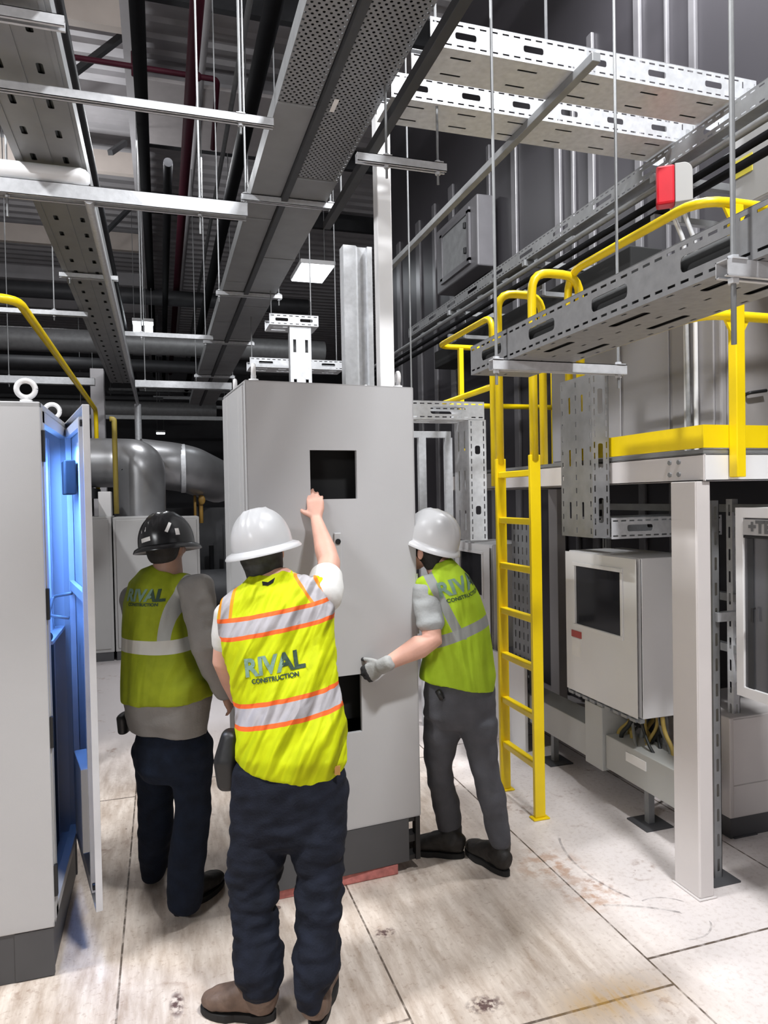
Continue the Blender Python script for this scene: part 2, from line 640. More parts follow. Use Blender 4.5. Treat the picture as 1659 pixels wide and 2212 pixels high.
m_.build('door_frame', seamm, hb)
MB().box((XW - 0.262, ym - hw, zc - hh), (XW - 0.25, ym + hw, zc + hh)).build('door', galv_d, hb)
for s in (-1, 1):
    MB().box((XW - 0.285, ym - hw * 0.85, zc + s * hh * 0.5 - 0.03), (XW - 0.262, ym - hw * 0.75, zc + s * hh * 0.5 + 0.03)).build('latch', black, hb)

# dark lower housing that runs under the hatch
p_ = A(1000, 600, 'x', XW - 0.35)
o = MB().box((XW - 0.30, 4.2, 3.32), (XW - 0.035, 7.9, 3.52)).build('cable_duct', blackm, bevel=0.01)
tag(o, 'long black duct fixed to the dark wall just under the access hatch', 'duct')
# ------------------------------------------------------------------ tall cabinet being moved (front face turned 5 degrees)
TH = math.radians(5)
c5, s5 = math.cos(TH), math.sin(TH)
FRp = D(908, 1755, 3.42)
LX, LY = V(c5, s5, 0), V(-s5, c5, 0)
CW_, CD_ = 0.80, 0.55
ZB, ZT = 0.265, 2.325
FL = V(FRp.x, FRp.y, 0) - LX * CW_


def cb(u, v, z):
    return FL + LX * u + LY * v + V(0, 0, z)


def fit_u(px, py):
    """where a view ray meets the front plane of the cabinet, in cabinet coordinates"""
    d = ray(px, py)
    t = ((FL - EYEP).dot(LY)) / d.dot(LY)
    p = EYEP + d * t
    return (p - FL).dot(LX), p.z


cabA = thing('electrical_cabinet', 'tall pale grey control cabinet on red timber, with a square cutout in its front', 'cabinet', cb(CW_ / 2, CD_ / 2, 0.05))
m_ = MB()
for lo, hi in (((0, 0.03, ZB), (0.022, CD_, ZT - 0.002)), ((CW_ - 0.022, 0.03, ZB), (CW_, CD_, ZT - 0.002)), ((0, CD_ - 0.02, ZB), (CW_, CD_, ZT)), ((0, 0.03, ZB), (CW_, CD_, ZB + 0.02)), ((0.0, 0.025, ZT - 0.025), (CW_, CD_, ZT))):
    a, b = V(*lo), V(*hi)
    c = (a + b) / 2
    h = (b - a) / 2
    m_.obox(cb(c.x, c.y, c.z), LX * h.x, LY * h.y, V(0, 0, h.z))
m_.build('body', cabgrey, cabA, bevel=0.004)
# side panel with its vertical folds
m_ = MB()
for v0, v1 in ((0.045, 0.115), (0.125, 0.40), (0.41, 0.53)):
    m_.obox(cb(-0.004, (v0 + v1) / 2, (ZB + ZT) / 2), LX * 0.005, LY * (v1 - v0) / 2, V(0, 0, (ZT - ZB) / 2 - 0.02))
m_.build('side_panel', cabgrey, cabA, bevel=0.003)
# door with a square display cutout and a tall slot
u0, z1 = fit_u(669, 972)
u1, z0 = fit_u(772, 1077)
su0, sz1 = fit_u(728, 1462)
su1, sz0 = fit_u(783, 1580)
hole1 = [(u0, z0), (u0, z1), (u1, z1), (u1, z0)]
hole2 = [(su0, sz0), (su0, sz1), (su1, sz1), (su1, sz0)]
zm = (z0 + sz1) / 2
m_ = MB()
cells = [(0, zm, CW_, ZT - 0.004, [hole1]), (0, ZB, CW_, zm, [hole2])]
m_.plate(cells, lambda u, z, w: cb(u, w, z), 0.022)
m_.obox(cb(0.0, 0.012, (ZB + ZT) / 2), LX * 0.002, LY * 0.012, V(0, 0, (ZT - ZB) / 2 - 0.004))
m_.obox(cb(CW_, 0.012, (ZB + ZT) / 2), LX * 0.002, LY * 0.012, V(0, 0, (ZT - ZB) / 2 - 0.004))
m_.obox(cb(CW_ / 2, 0.012, ZT - 0.004), LX * CW_ / 2, LY * 0.012, V(0, 0, 0.002))
m_.obox(cb(CW_ / 2, 0.012, ZB), LX * CW_ / 2, LY * 0.012, V(0, 0, 0.002))
door = m_.build('door', cabgrey, cabA)
hu, hz = fit_u(728, 1172)
m_ = MB()
m_.obox(cb(hu, -0.006, hz - 0.10), LX * 0.017, LY * 0.007, V(0, 0, 0.145))
m_.build('lock_plate', cabgrey, door, bevel=0.004)
MB().tube([cb(hu, -0.012, hz + 0.005), cb(hu, -0.017, hz + 0.005)], 0.013, 14).build('keyhole', black, door)
# dark mounting frame seen inside the square hole
m_ = MB()
m_.obox(cb(CW_ / 2, CD_ - 0.06, (ZB + ZT) / 2), LX * 0.34, LY * 0.003, V(0, 0, 0.9))
m_.build('mounting_plate', blackm, cabA)
m_ = MB()
for uu in (u0 - 0.08, u1 + 0.08):
    m_.obox(cb(uu, 0.12, 1.5), LX * 0.012, LY * 0.012, V(0, 0, 0.6))
m_.obox(cb((u0 + u1) / 2, 0.10, 1.5), LX * 0.3, LY * 0.004, V(0, 0, 0.75))
m_.build('inner_frame', blackm, cabA)
# hinge cover on the right edge
hz1, hz0 = fit_u(896, 1240)[1], fit_u(900, 1370)[1]
MB().tube([cb(CW_ + 0.008, 0.02, hz0), cb(CW_ + 0.008, 0.02, hz1)], 0.012, 12).build('hinge_cover', white, cabA, smooth=True, angle=40)
# plinth
m_ = MB()
zp0, zp1 = 0.052, ZB - 0.004
m_.obox(cb(CW_ / 2 - 0.03, 0.012, (zp0 + zp1) / 2), LX * (CW_ / 2 - 0.03), LY * 0.01, V(0, 0, (zp1 - zp0) / 2))
m_.obox(cb(0.012, CD_ / 2, (zp0 + zp1) / 2), LX * 0.01, LY * (CD_ / 2 - 0.02), V(0, 0, (zp1 - zp0) / 2))
m_.obox(cb(CW_ / 2, CD_ - 0.012, (zp0 + zp1) / 2), LX * CW_ / 2, LY * 0.01, V(0, 0, (zp1 - zp0) / 2))
m_.build('plinth', plinthm, cabA, bevel=0.003)
m_ = MB()
L_ = 0.10
zcp = (zp0 + zp1) / 2
m_.obox(cb(CW_ - 0.014, 0.02, zcp), LX * 0.012, LY * 0.02, V(0, 0, (zp1 - zp0) / 2))
m_.obox(cb(CW_ - 0.05, 0.04, zp1 - 0.012), LX * 0.045, LY * 0.03, V(0, 0, 0.012))
m_.obox(cb(CW_ - 0.05, 0.04, zp0 + 0.012), LX * 0.045, LY * 0.03, V(0, 0, 0.012))
m_.obox(cb(CW_ - 0.05, 0.04, zcp), LX * 0.045, LY * 0.03, V(0, 0, 0.018))
m_.build('plinth_corner', black, cabA, bevel=0.002)


def eyebolt(parent, p, r=0.032, ang=0.0):
    m = MB()
    ax = V(math.cos(ang), math.sin(ang), 0)
    pts = [p + V(0, 0, r + 0.022) + (ax * math.cos(t) + V(0, 0, 1) * math.sin(t)) * r for t in np.linspace(0, 2 * math.pi, 25)]
    m.tube(pts, 0.0105, 10, cap=False)
    m.tube([p, p + V(0, 0, 0.012)], 0.022, 16)
    m.tube([p + V(0, 0, 0.01), p + V(0, 0, 0.03)], 0.012, 12)
    return m.build('lifting_eye', white, parent, smooth=True)


for u, v in ((0.05, 0.06), (CW_ - 0.05, 0.06), (0.05, CD_ - 0.06), (CW_ - 0.05, CD_ - 0.06)):
    eyebolt(cabA, cb(u, v, ZT), 0.026, math.radians(82))
# timbers under it
b0, b1 = A(592, 1948, 'z', 0), A(862, 1890, 'z', 0)
t_ = (b1 - b0).normalized()
nrm = V(-t_.y, t_.x, 0)
m_ = MB().obox((b0 + b1) / 2 + nrm * 0.055 + V(0, 0, 0.0255), t_ * ((b1 - b0).length / 2), nrm * 0.05, V(0, 0, 0.0255))
o = m_.build('timber_beam', woodred, bevel=0.006)
tag(o, 'worn red painted timber on the floor under the front edge of the tall cabinet', 'beam')
m_ = MB().obox((b0 + b1) / 2 + nrm * 0.50 + V(0, 0, 0.0255), t_ * 0.36, nrm * 0.05, V(0, 0, 0.0255))
o = m_.build('timber_beam', woodred, bevel=0.006)
tag(o, 'red painted timber on the floor under the rear edge of the tall cabinet', 'beam')

# ------------------------------------------------------------------ open cabinet at the left edge
XR, Y0, Y1, XL = -0.425, 2.925, 3.73, -1.03
cabB = thing('electrical_cabinet', 'pale grey cabinet at the left edge, standing open and lit blue inside', 'cabinet', ((XL + XR) / 2, (Y0 + Y1) / 2, 0))
z0, z1 = 0.19, 2.185
m_ = MB()
m_.box((XL, Y0, z0), (XR, Y0 + 0.025, z1))
m_.box((XL, Y1 - 0.025, z0), (XR, Y1, z1))
m_.box((XL, Y0, z0), (XL + 0.02, Y1, z1))
m_.box((XL, Y0, z0), (XR, Y1, z0 + 0.025))
m_.box((XL, Y0, z1 - 0.025), (XR, Y1, z1))
m_.build('body', cabgrey, cabB, bevel=0.005)
m_ = MB()
for ya_, yb_ in ((Y0, Y0 + 0.05), (Y1 - 0.05, Y1)):
    m_.box((XR - 0.03, ya_ + 0.026, z0 + 0.02), (XR + 0.004, yb_ + (0.026 if ya_ == Y0 else -0.026), z1 - 0.02))
m_.box((XR - 0.03, Y0 + 0.03, z1 - 0.075), (XR + 0.004, Y1 - 0.03, z1 - 0.03))
m_.box((XR - 0.03, Y0 + 0.03, z0 + 0.02), (XR + 0.004, Y1 - 0.03, z0 + 0.06))
m_.build('door_frame', beigeg, cabB, bevel=0.002)
for zz in (2.02, 1.42, 0.93, 0.36):
    MB().box((XR - 0.005, Y0 + 0.012, zz - 0.06), (XR + 0.012, Y0 + 0.034, zz + 0.06)).build('latch_keeper', black, cabB, bevel=0.003)
m_ = MB()
m_.box((XL + 0.01, Y0 + 0.01, 0), (XR - 0.006, Y0 + 0.03, z0))
m_.box((XR - 0.03, Y0 + 0.012, 0), (XR - 0.012, Y1 - 0.012, z0))
m_.box((XL + 0.01, Y1 - 0.03, 0), (XR - 0.006, Y1 - 0.01, z0))
m_.build('plinth', plinthm, cabB, bevel=0.002)
MB().box((XR - 0.14, Y0 + 0.006, 0.004), (XR - 0.006, Y0 + 0.012, z0 - 0.004)).build('plinth_corner', plinthm, cabB)
inner = mat('inner_paint', (0.6, 0.6, 0.62), 0.45)
m_ = MB().box((XL + 0.06, Y0 + 0.06, z0 + 0.06), (XL + 0.065, Y1 - 0.06, z1 - 0.10))
m_.build('mounting_plate', inner, cabB)
# vertical rails, drive unit and dark lower section inside
for yy in (3.60, 3.66):
    MB().box((XR - 0.10, yy - 0.008, z0 + 0.03), (XR - 0.07, yy + 0.008, z1 - 0.08)).build('mounting_rail', inner, cabB)
MB().box((XR - 0.20, 3.30, 1.20), (XR - 0.03, 3.70, 1.215)).build('shelf', inner, cabB)
MB().box((XL + 0.08, 3.0, z0 + 0.05), (XR - 0.06, 3.55, 1.19)).build('drive_unit', black, cabB, bevel=0.01)
MB().tube([V(XR - 0.05, 3.22, 1.235), V(XR - 0.05, 3.30, 1.235)], 0.022, 14).build('socket_cap', black, cabB, smooth=True, angle=40)
MB().box((XR - 0.09, 3.06, 2.03), (XR - 0.055, 3.42, 2.06)).build('lamp_strip', mat('blue_lamp', (0.6, 0.8, 1), 0.4, emit=(0.25, 0.55, 1.0, 4.0)), cabB)
for y_ in (Y0 + 0.06, Y1 - 0.06):
    eyebolt(cabB, V(XR - 0.055, y_, z1), 0.032, math.radians(8))
# door hinged on the far edge, swung out towards the aisle
hinge = V(XR + 0.012, Y1 - 0.01, 0)
dn = A(221, 1965, 'z', z0 + 0.005)
dv = V(dn.x - hinge.x, dn.y - hinge.y, 0)
dl = dv.length
dv.normalize()
dnm = V(-dv.y, dv.x, 0)
if dnm.x < 0:
    dnm = -dnm


def db(u, w, z):
    return hinge + dv * u + dnm * w + V(0, 0, z)


m_ = MB()
zc, zh = (z0 + z1) / 2, (z1 - z0) / 2
m_.obox(db(dl / 2, 0.0, zc), dv * dl / 2, dnm * 0.003, V(0, 0, zh))
m_.obox(db(dl - 0.003, -0.010, zc), dv * 0.004, dnm * 0.013, V(0, 0, zh))
m_.obox(db(0.003, -0.010, zc), dv * 0.003, dnm * 0.013, V(0, 0, zh))
m_.obox(db(dl / 2, -0.010, z1 - 0.003), dv * dl / 2, dnm * 0.013, V(0, 0, 0.003))
m_.obox(db(dl / 2, -0.010, z0 + 0.003), dv * dl / 2, dnm * 0.013, V(0, 0, 0.003))
door = m_.build('door', inner, cabB, bevel=0.002)
m_ = MB()
for uu in (0.10, dl - 0.09):
    m_.obox(db(uu, -0.018, zc), dv * 0.013, dnm * 0.012, V(0, 0, zh - 0.05))
for zz in (z0 + 0.06, 1.42, z1 - 0.06):
    m_.obox(db(dl / 2, -0.018, zz), dv * (dl / 2 - 0.08), dnm * 0.010, V(0, 0, 0.02))
m_.build('stiffener_frame', inner, door)
MB().obox(db(dl * 0.38, -0.035, 1.915), dv * 0.08, dnm * 0.022, V(0, 0, 0.075)).build('filter_fan', blackm, door, bevel=0.005)
MB().obox(db(dl * 0.7, -0.03, 0.56), dv * 0.13, dnm * 0.025, V(0, 0, 0.17)).build('document_pocket', beigeg, door, bevel=0.003)
for zz in (z1 - 0.07, z0 + 0.09):
    MB().tube([db(dl - 0.03, -0.015, zz), db(dl - 0.03, -0.03, zz)], 0.014, 12).build('latch_roller', black, door)
m_ = MB().tube([db(0.2, -0.03, 1.39), db(0.1, -0.10, 1.37), db(0.22, -0.13, 1.30), db(0.28, -0.05, 1.29)], 0.008, 8, bend=0.03)
m_.build('door_stay', galv_d, door, smooth=True)
# blue work light inside
d = bpy.data.lights.new('cabinet_lamp_light', 'AREA')
d.shape = 'RECTANGLE'
d.size, d.size_y, d.energy, d.color = 0.04, 0.34, 22, (0.13, 0.33, 1.0)
lo = bpy.data.objects.new('cabinet_lamp_light', d)
COL.objects.link(lo)
lo.location = (XR - 0.10, 3.24, 2.02)
lo.rotation_euler = (V(0.10, 0.10, -0.9)).to_track_quat('-Z', 'Y').to_euler()
# ------------------------------------------------------------------ steel platform on the right
PX0, PY0, PY1, PZ = 2.25, 2.52, 5.45, 1.985
plat = thing('access_platform', 'white steel access platform with a yellow toe board right of the aisle', 'platform', (2.8, 4.0, 0))
m_ = MB()
m_.box((PX0, PY0, PZ - 0.018), (XW - 0.03, PY1, PZ))
m_.build('deck', galv_d, plat)


def channel(m, p0, p1, zt, zb, inward, fl=0.06, t=0.008):
    """C-channel edge beam from p0 to p1, flanges pointing inward"""
    p0, p1, inward = Vector(p0), Vector(p1), Vector(inward)
    t_ = (p1 - p0)
    L = t_.length
    t_.normalize()
    mid = (p0 + p1) / 2
    m.obox(mid + inward * t / 2 + V(0, 0, (zt + zb) / 2), t_ * L / 2, inward * t / 2, V(0, 0, (zt - zb) / 2))
    for z in (zt - t / 2, zb + t / 2):
        m.obox(mid + inward * fl / 2 + V(0, 0, z), t_ * L / 2, inward * fl / 2, V(0, 0, t / 2))


m_ = MB()
channel(m_, (PX0, PY0, 0), (PX0, PY1, 0), PZ - 0.02, 1.845, (1, 0, 0))
m_.build('edge_beam', offwhite, plat, bevel=0.002)
m_ = MB()
channel(m_, (PX0 + 0.01, PY0, 0), (XW - 0.03, PY0, 0), PZ - 0.02, 1.845, (0, 1, 0))
m_.build('edge_beam', white, plat, bevel=0.002)
m_ = MB()
channel(m_, (PX0 + 0.01, PY1, 0), (XW - 0.03, PY1, 0), PZ - 0.02, 1.845, (0, -1, 0))
m_.build('edge_beam', offwhite, plat, bevel=0.002)
m_ = MB()
for dy in (0.10, 0.16):
    for z in (1.88, 1.935):
        m_.tube([V(PX0 - 0.008, PY0 + dy + 0.05, z), V(PX0 + 0.002, PY0 + dy + 0.05, z)], 0.011, 6)
m_.build('beam_bolts', galv_d, plat)
# joists under the deck
for yy in (3.3, 4.1, 4.8):
    MB().box((PX0 + 0.02, yy - 0.03, 1.86), (XW - 0.04, yy + 0.03, 1.963)).build('joist', darkst, plat)
# toe boards
MB().box((PX0 - 0.004, PY0, PZ + 0.005), (PX0 + 0.006, 3.46, PZ + 0.105)).build('toe_board', yellow, plat)
MB().box((PX0 - 0.004, PY0 - 0.006, PZ + 0.005), (XW - 0.04, PY0 + 0.004, PZ + 0.105)).build('toe_board', yellow, plat)
# columns
PCX, PCY = 2.257, 2.612
m_ = MB()
hx, hy = 0.036, 0.078
for sx in (-1, 1):
    m_.box((PCX + sx * hx - 0.004, PCY - hy, 0.008), (PCX + sx * hx + 0.004, PCY + hy, 1.845))
for sy in (-1, 1):
    m_.box((PCX - hx, PCY + sy * hy - 0.004, 0.008), (PCX + hx, PCY + sy * hy + 0.004, 1.845))
m_.box((PCX - hx - 0.012, PCY - hy - 0.012, 0), (PCX + hx + 0.012, PCY + hy + 0.012, 0.008))
m_.build('column', offwhite, plat, bevel=0.004)
m_ = MB()
m_.box((3.2, PY1 - 0.16, 0), (3.28, PY1 - 0.02, 1.845))
m_.build('column', offwhite, plat, bevel=0.004)
# number plate on the beam behind the ladder
pa = A(1166, 1014, 'y', 4.75)
m_ = MB().box((pa.x - 0.02, 4.744, pa.z - 0.14), (pa.x + 0.26, 4.75, pa.z + 0.01))
npl = m_.build('sign_plate', offwhite, plat)
vs, fs = text_mesh('SM 8', 0.075, 0.003)
MB().add([V(pa.x + 0.12 + v.x, 4.741, pa.z - 0.055 + v.y) for v in vs], fs).build('lettering', black, npl, fixn=False)

# guard rails (each welded run is one thing)
RT, RM = 3.045, 2.56
rr = 0.0215
g1 = thing('guard_rail', 'yellow guard rail along the near corner of the access platform', 'railing', (PX0, 2.6, PZ))
ye = A(1226, 640, 'x', PX0 - 0.03).y
xr = PX0 - 0.028
MB().tube([V(xr, ye, PZ - 0.12), V(xr, ye, RT), V(xr, PY0 - 0.03, RT), V(XW - 0.06, PY0 - 0.03, RT)], rr, 14, bend=0.14).build('top_rail', yellow, g1, smooth=True)
MB().tube([V(xr, ye, RM), V(xr, PY0 - 0.03, RM), V(XW - 0.06, PY0 - 0.03, RM)], rr, 14, bend=0.12).build('mid_rail', yellow, g1, smooth=True)
pp = A(1592, 860, 'y', PY0 - 0.03)
for q in (V(pp.x, PY0 - 0.03, 0), V(XW - 0.09, PY0 - 0.03, 0)):
    MB().box((q.x - 0.024, q.y - 0.024, 1.86), (q.x + 0.024, q.y + 0.024, RT - 0.01)).build('post', yellow, g1, bevel=0.004)
    m_ = MB()
    for zz in (RT - 0.022, RM - 0.02):
        a_ = V(q.x, q.y, zz)
        m_.add([a_ + V(-0.07, -0.006, 0.01), a_ + V(0.07, -0.006, 0.01), a_ + V(0.02, -0.006, -0.075), a_ + V(-0.02, -0.006, -0.075),
                a_ + V(-0.07, 0.006, 0.01), a_ + V(0.07, 0.006, 0.01), a_ + V(0.02, 0.006, -0.075), a_ + V(-0.02, 0.006, -0.075)],
               [(0, 1, 2, 3), (7, 6, 5, 4), (0, 4, 5, 1), (1, 5, 6, 2), (2, 6, 7, 3), (3, 7, 4, 0)])
    m_.build('gusset', yellow, g1)
g2 = thing('guard_rail', 'yellow guard rail round the far end of the access platform, beyond the ladder', 'railing', (PX0, 5.2, PZ))
yn = A(1062, 690, 'x', xr).y
MB().tube([V(xr, yn, PZ - 0.12), V(xr, yn, RT), V(xr, PY1 + 0.03, RT), V(XW - 0.08, PY1 + 0.03, RT)], rr, 12, bend=0.10).build('top_rail', yellow, g2, smooth=True)
MB().tube([V(xr, yn, RM), V(xr, PY1 + 0.03, RM), V(XW - 0.08, PY1 + 0.03, RM)], rr, 12, bend=0.08).build('mid_rail', yellow, g2, smooth=True)
for q in (V(2.42, PY1 + 0.03, 0), V(2.75, PY1 + 0.03, 0), V(3.30, PY1 + 0.03, 0)):
    MB().box((q.x - 0.02, q.y - 0.02, 1.88), (q.x + 0.02, q.y + 0.02, RT - 0.01)).build('post', yellow, g2, bevel=0.004)

# ladder with walk-through hoops
lad = thing('fixed_ladder', 'yellow fixed steel ladder with hooped handrails up to the platform', 'ladder', (1.96, 3.69, 0))
LXX, YA, YB = 1.965, 3.475, 3.885


def ladrail(yy):
    m = MB()
    m.box((LXX - 0.032, yy - 0.013, 0.01), (LXX + 0.032, yy + 0.013, 2.02))
    m.box((LXX - 0.05, yy - 0.03, 0), (LXX + 0.05, yy + 0.03, 0.01))
    r = m.build('side_rail', yellow, lad, bevel=0.004)
    hx = 0.30
    MB().tube([V(LXX, yy, 1.99), V(LXX, yy, 3.02), V(LXX + hx, yy, 3.02), V(LXX + hx, yy, PZ + 0.0)], 0.024, 14, bend=0.11).build('hoop_handrail', yellow, lad, smooth=True)


ladrail(YA)
ladrail(YB)
for i in range(8):
    z = 0.29 + i * 0.272
    if z > 2.05:
        break
    MB().box((LXX - 0.022, YA + 0.013, z - 0.018), (LXX + 0.022, YB - 0.013, z + 0.018)).build('rung', yellow, lad, bevel=0.005)


# ------------------------------------------------------------------ cable trays
def flange_cells(L, H, pitch, sw, sh, small=True, start=0.0, spw=0.032, sph=0.008, vs=0.5, sgap=0.05):
    cells = []
    n = max(1, int(round(L / pitch)))
    pit = L / n
    for i in range(n):
        u0 = i * pit
        holes = [slot(u0 + pit / 2, H * vs, min(sw, pit * 0.8), sh)] if sw else []
        if small:
            k = max(1, int(pit / sgap))
            g = pit / k
            for j in range(k):
                holes.append(rect(u0 + (j + 0.5) * g, H * 0.86, spw, sph))
                holes.append(rect(u0 + (j + 0.5) * g, H * 0.14, spw, sph))
        cells.append((u0, 0, u0 + pit, H, holes))
    return cells


def tray(name, label, p0, p1, width, height, latdir, updir, m=galv, pitch=0.36, sw=0.17, sh=0.045, bottom=True, bsl=(0.14, 0.02), rows=(0.3, 0.7), lip=0.015, t=0.002, small=True, group=None, base=None, bpitch=0.25, bsm=False):
    """perforated cable tray: p0 -> p1 is the line of its lower left edge"""
    p0, p1 = Vector(p0), Vector(p1)
    ud = (p1 - p0)
    L = ud.length
    ud.normalize()
    la, up = Vector(latdir).normalized(), Vector(updir).normalized()
    T = thing(name, label, 'cable tray', base or (p0 + p1) / 2 + la * width / 2, group)
    fc = flange_cells(L, height, pitch, sw, sh, small)
    for off, sgn in ((0, 1), (width, -1)):
        mb = MB().plate(fc, lambda u, v, w: p0 + ud * u + la * (off + sgn * w) + up * v, t)
        mb.obox((p0 + p1) / 2 + la * (off + sgn * lip / 2) + up * height, ud * L / 2, la * lip / 2, up * t / 2)
        mb.build('side_flange', m, T)
    cells = []
    n = max(1, int(round(L / bpitch)))
    pit = L / n
    for i in range(n):
        holes = []
        for r_ in rows:
            holes.append(slot(pit * (i + 0.5), width * r_, bsl[0], bsl[1]))
        if bsm:
            for r_ in (0.06, 0.5, 0.94):
                for j in range(4):
                    holes.append(rect(pit * (i + (j + 0.5) / 4), width * r_, 0.028, 0.010))
        cells.append((i * pit, 0, (i + 1) * pit, width, holes))
    MB().plate(cells, lambda u, v, w: p0 + ud * u + la * v + up * w, t).build('base_plate', m, T)
    return T


def trapeze(label, xa, xb, y, z, rods, ztop=None, w=0.041, h=0.041, m=galv, tail=0.06, direc=(1, 0, 0), rr_=0.0065):
    """strut bar hung on threaded rods; rods = x positions"""
    T = thing('trapeze_hanger', label, 'hanger', ((xa + xb) / 2, y, z), 'strut hangers on threaded rods')
    mb = MB()
    mb.box((xa, y - w / 2, z - 0.003), (xb, y + w / 2, z))
    mb.box((xa, y - w / 2, z - h), (xb, y - w / 2 + 0.003, z))
    mb.box((xa, y + w / 2 - 0.003, z - h), (xb, y + w / 2, z))
    mb.box((xa, y - w / 2, z - h), (xb, y - w / 2 + 0.012, z - h + 0.003))
    mb.box((xa, y + w / 2 - 0.012, z - h), (xb, y + w / 2, z - h + 0.003))
    mb.build('strut_channel', m, T)
    for x in rods:
        MB().tube([V(x, y, z - h - tail), V(x, y, ztop or ZC)], rr_, 8).build('threaded_rod', galv_d if m is not white else galv, T, smooth=True, angle=40)
        mb = MB()
        mb.tube([V(x, y, z + 0.003), V(x, y, z + 0.014)], 0.014, 6)
        mb.box((x - 0.022, y - 0.024, z + 0.0), (x + 0.022, y + 0.024, z + 0.004))
        mb.build('rod_nut', galv, T)
        MB().tube([V(x, y, z - h - 0.013), V(x, y, z - h - 0.001)], 0.014, 6).build('rod_nut', galv, T)
    return T


# tray passing in front of the ladder
TZ = 2.36
x0 = 1.385
tray('cable_tray', 'wide perforated cable tray along the aisle, passing in front of the yellow ladder', (x0, 0.9, TZ), (x0, 3.02, TZ), 0.30, 0.13, (1, 0, 0), (0, 0, 1), mat('shaded_galvanised', (0.24, 0.24, 0.245), 0.5, 0.3, 0.10, 30, 0.03, 90), pitch=0.42, sw=0.19, sh=0.045, rows=(0.25, 0.75), bsl=(0.19, 0.03), bpitch=0.42, bsm=True)  # galvanised colour darkened to stand in for shade on this tray
trapeze('grey strut hanger carrying the far end of the tray in front of the ladder', 1.31, 1.955, 2.66, TZ - 0.001, (1.335, 1.925))
trapeze('grey strut hanger under the near end of the tray in front of the ladder', 1.31, 1.92, 1.40, TZ - 0.001, (1.345, 1.895), tail=0.16)
# drop tray beside the enclosure, turning into a short horizontal run
tray('cable_tray', 'vertical perforated cable tray dropping between the yellow ladder and the white column', (2.13, 3.47, 1.57), (2.13, 3.47, 2.42), 0.30, 0.10, (0, -1, 0), (1, 0, 0), mat('drop_tray_steel', (0.22, 0.22, 0.225), 0.5, 0.3, 0.12, 14), pitch=0.30, sw=0.13, sh=0.03, rows=(0.3, 0.7), bsl=(0.09, 0.018), bpitch=0.28, bsm=True)
tray('cable_tray', 'short horizontal cable tray over the windowed enclosure, running behind the white column', (2.24, 3.17, 1.56), (2.95, 3.17, 1.56), 0.30, 0.11, (0, 1, 0), (0, 0, 1), galv, pitch=0.355, sw=0.16, sh=0.035)
# strut post and perforated back tray seen through the ladder
tray('cable_tray', 'dark perforated cable tray rising from the cable trough behind the ladder', (2.44, 4.66, 0.405), (2.44, 4.66, 1.62), 0.26, 0.06, (0, -1, 0), (1, 0, 0), galv_d, pitch=0.3, sw=0.1, sh=0.02, rows=(0.15, 0.38, 0.62, 0.85), bsl=(0.05, 0.016), bpitch=0.085, small=False)
# far elbow of the same system beyond the ladder
pe0, pe1 = A(888, 905, 'y', 4.5), A(1012, 905, 'y', 4.5)
t_ = tray('cable_tray', 'short horizontal cable tray right of the tall cabinet, level with its top', (pe0.x, 4.5, pe0.z), (pe1.x + 0.12, 4.5, pe0.z), 0.25, 0.125, (0, 1, 0), (0, 0, 1), galv, pitch=0.62, sw=0.26, sh=0.05)
hang(t_, [(pe0.x + 0.05, 4.62, pe0.z)])
pe2 = A(1012, 1168, 'y', 4.5)
tray('cable_tray', 'vertical cable tray left of the ladder, dropping from the short horizontal one', (pe1.x, 4.75, pe2.z), (pe1.x, 4.75, pe0.z + 0.002), 0.25, 0.13, (0, -1, 0), (1, 0, 0), galv, pitch=0.5, sw=0.06, sh=0.04)
# portal strut frame with vertical uprights behind it
fr = thing('support_stand', 'grey strut frame standing between the tall cabinet and the ladder', 'frame', (2.1, 5.2, 0))
fa, fb = A(905, 940, 'y', 5.2), A(972, 940, 'y', 5.2)
MB().box((fa.x - 0.4, 5.18, fa.z - 0.02), (fb.x, 5.22, fa.z + 0.03)).build('cross_bar', galv, fr)
for x in (fa.x + 0.02, fb.x - 0.02):
    MB().box((x - 0.03, 5.18, 0), (x + 0.03, 5.22, fa.z - 0.02)).build('upright', galv, fr)


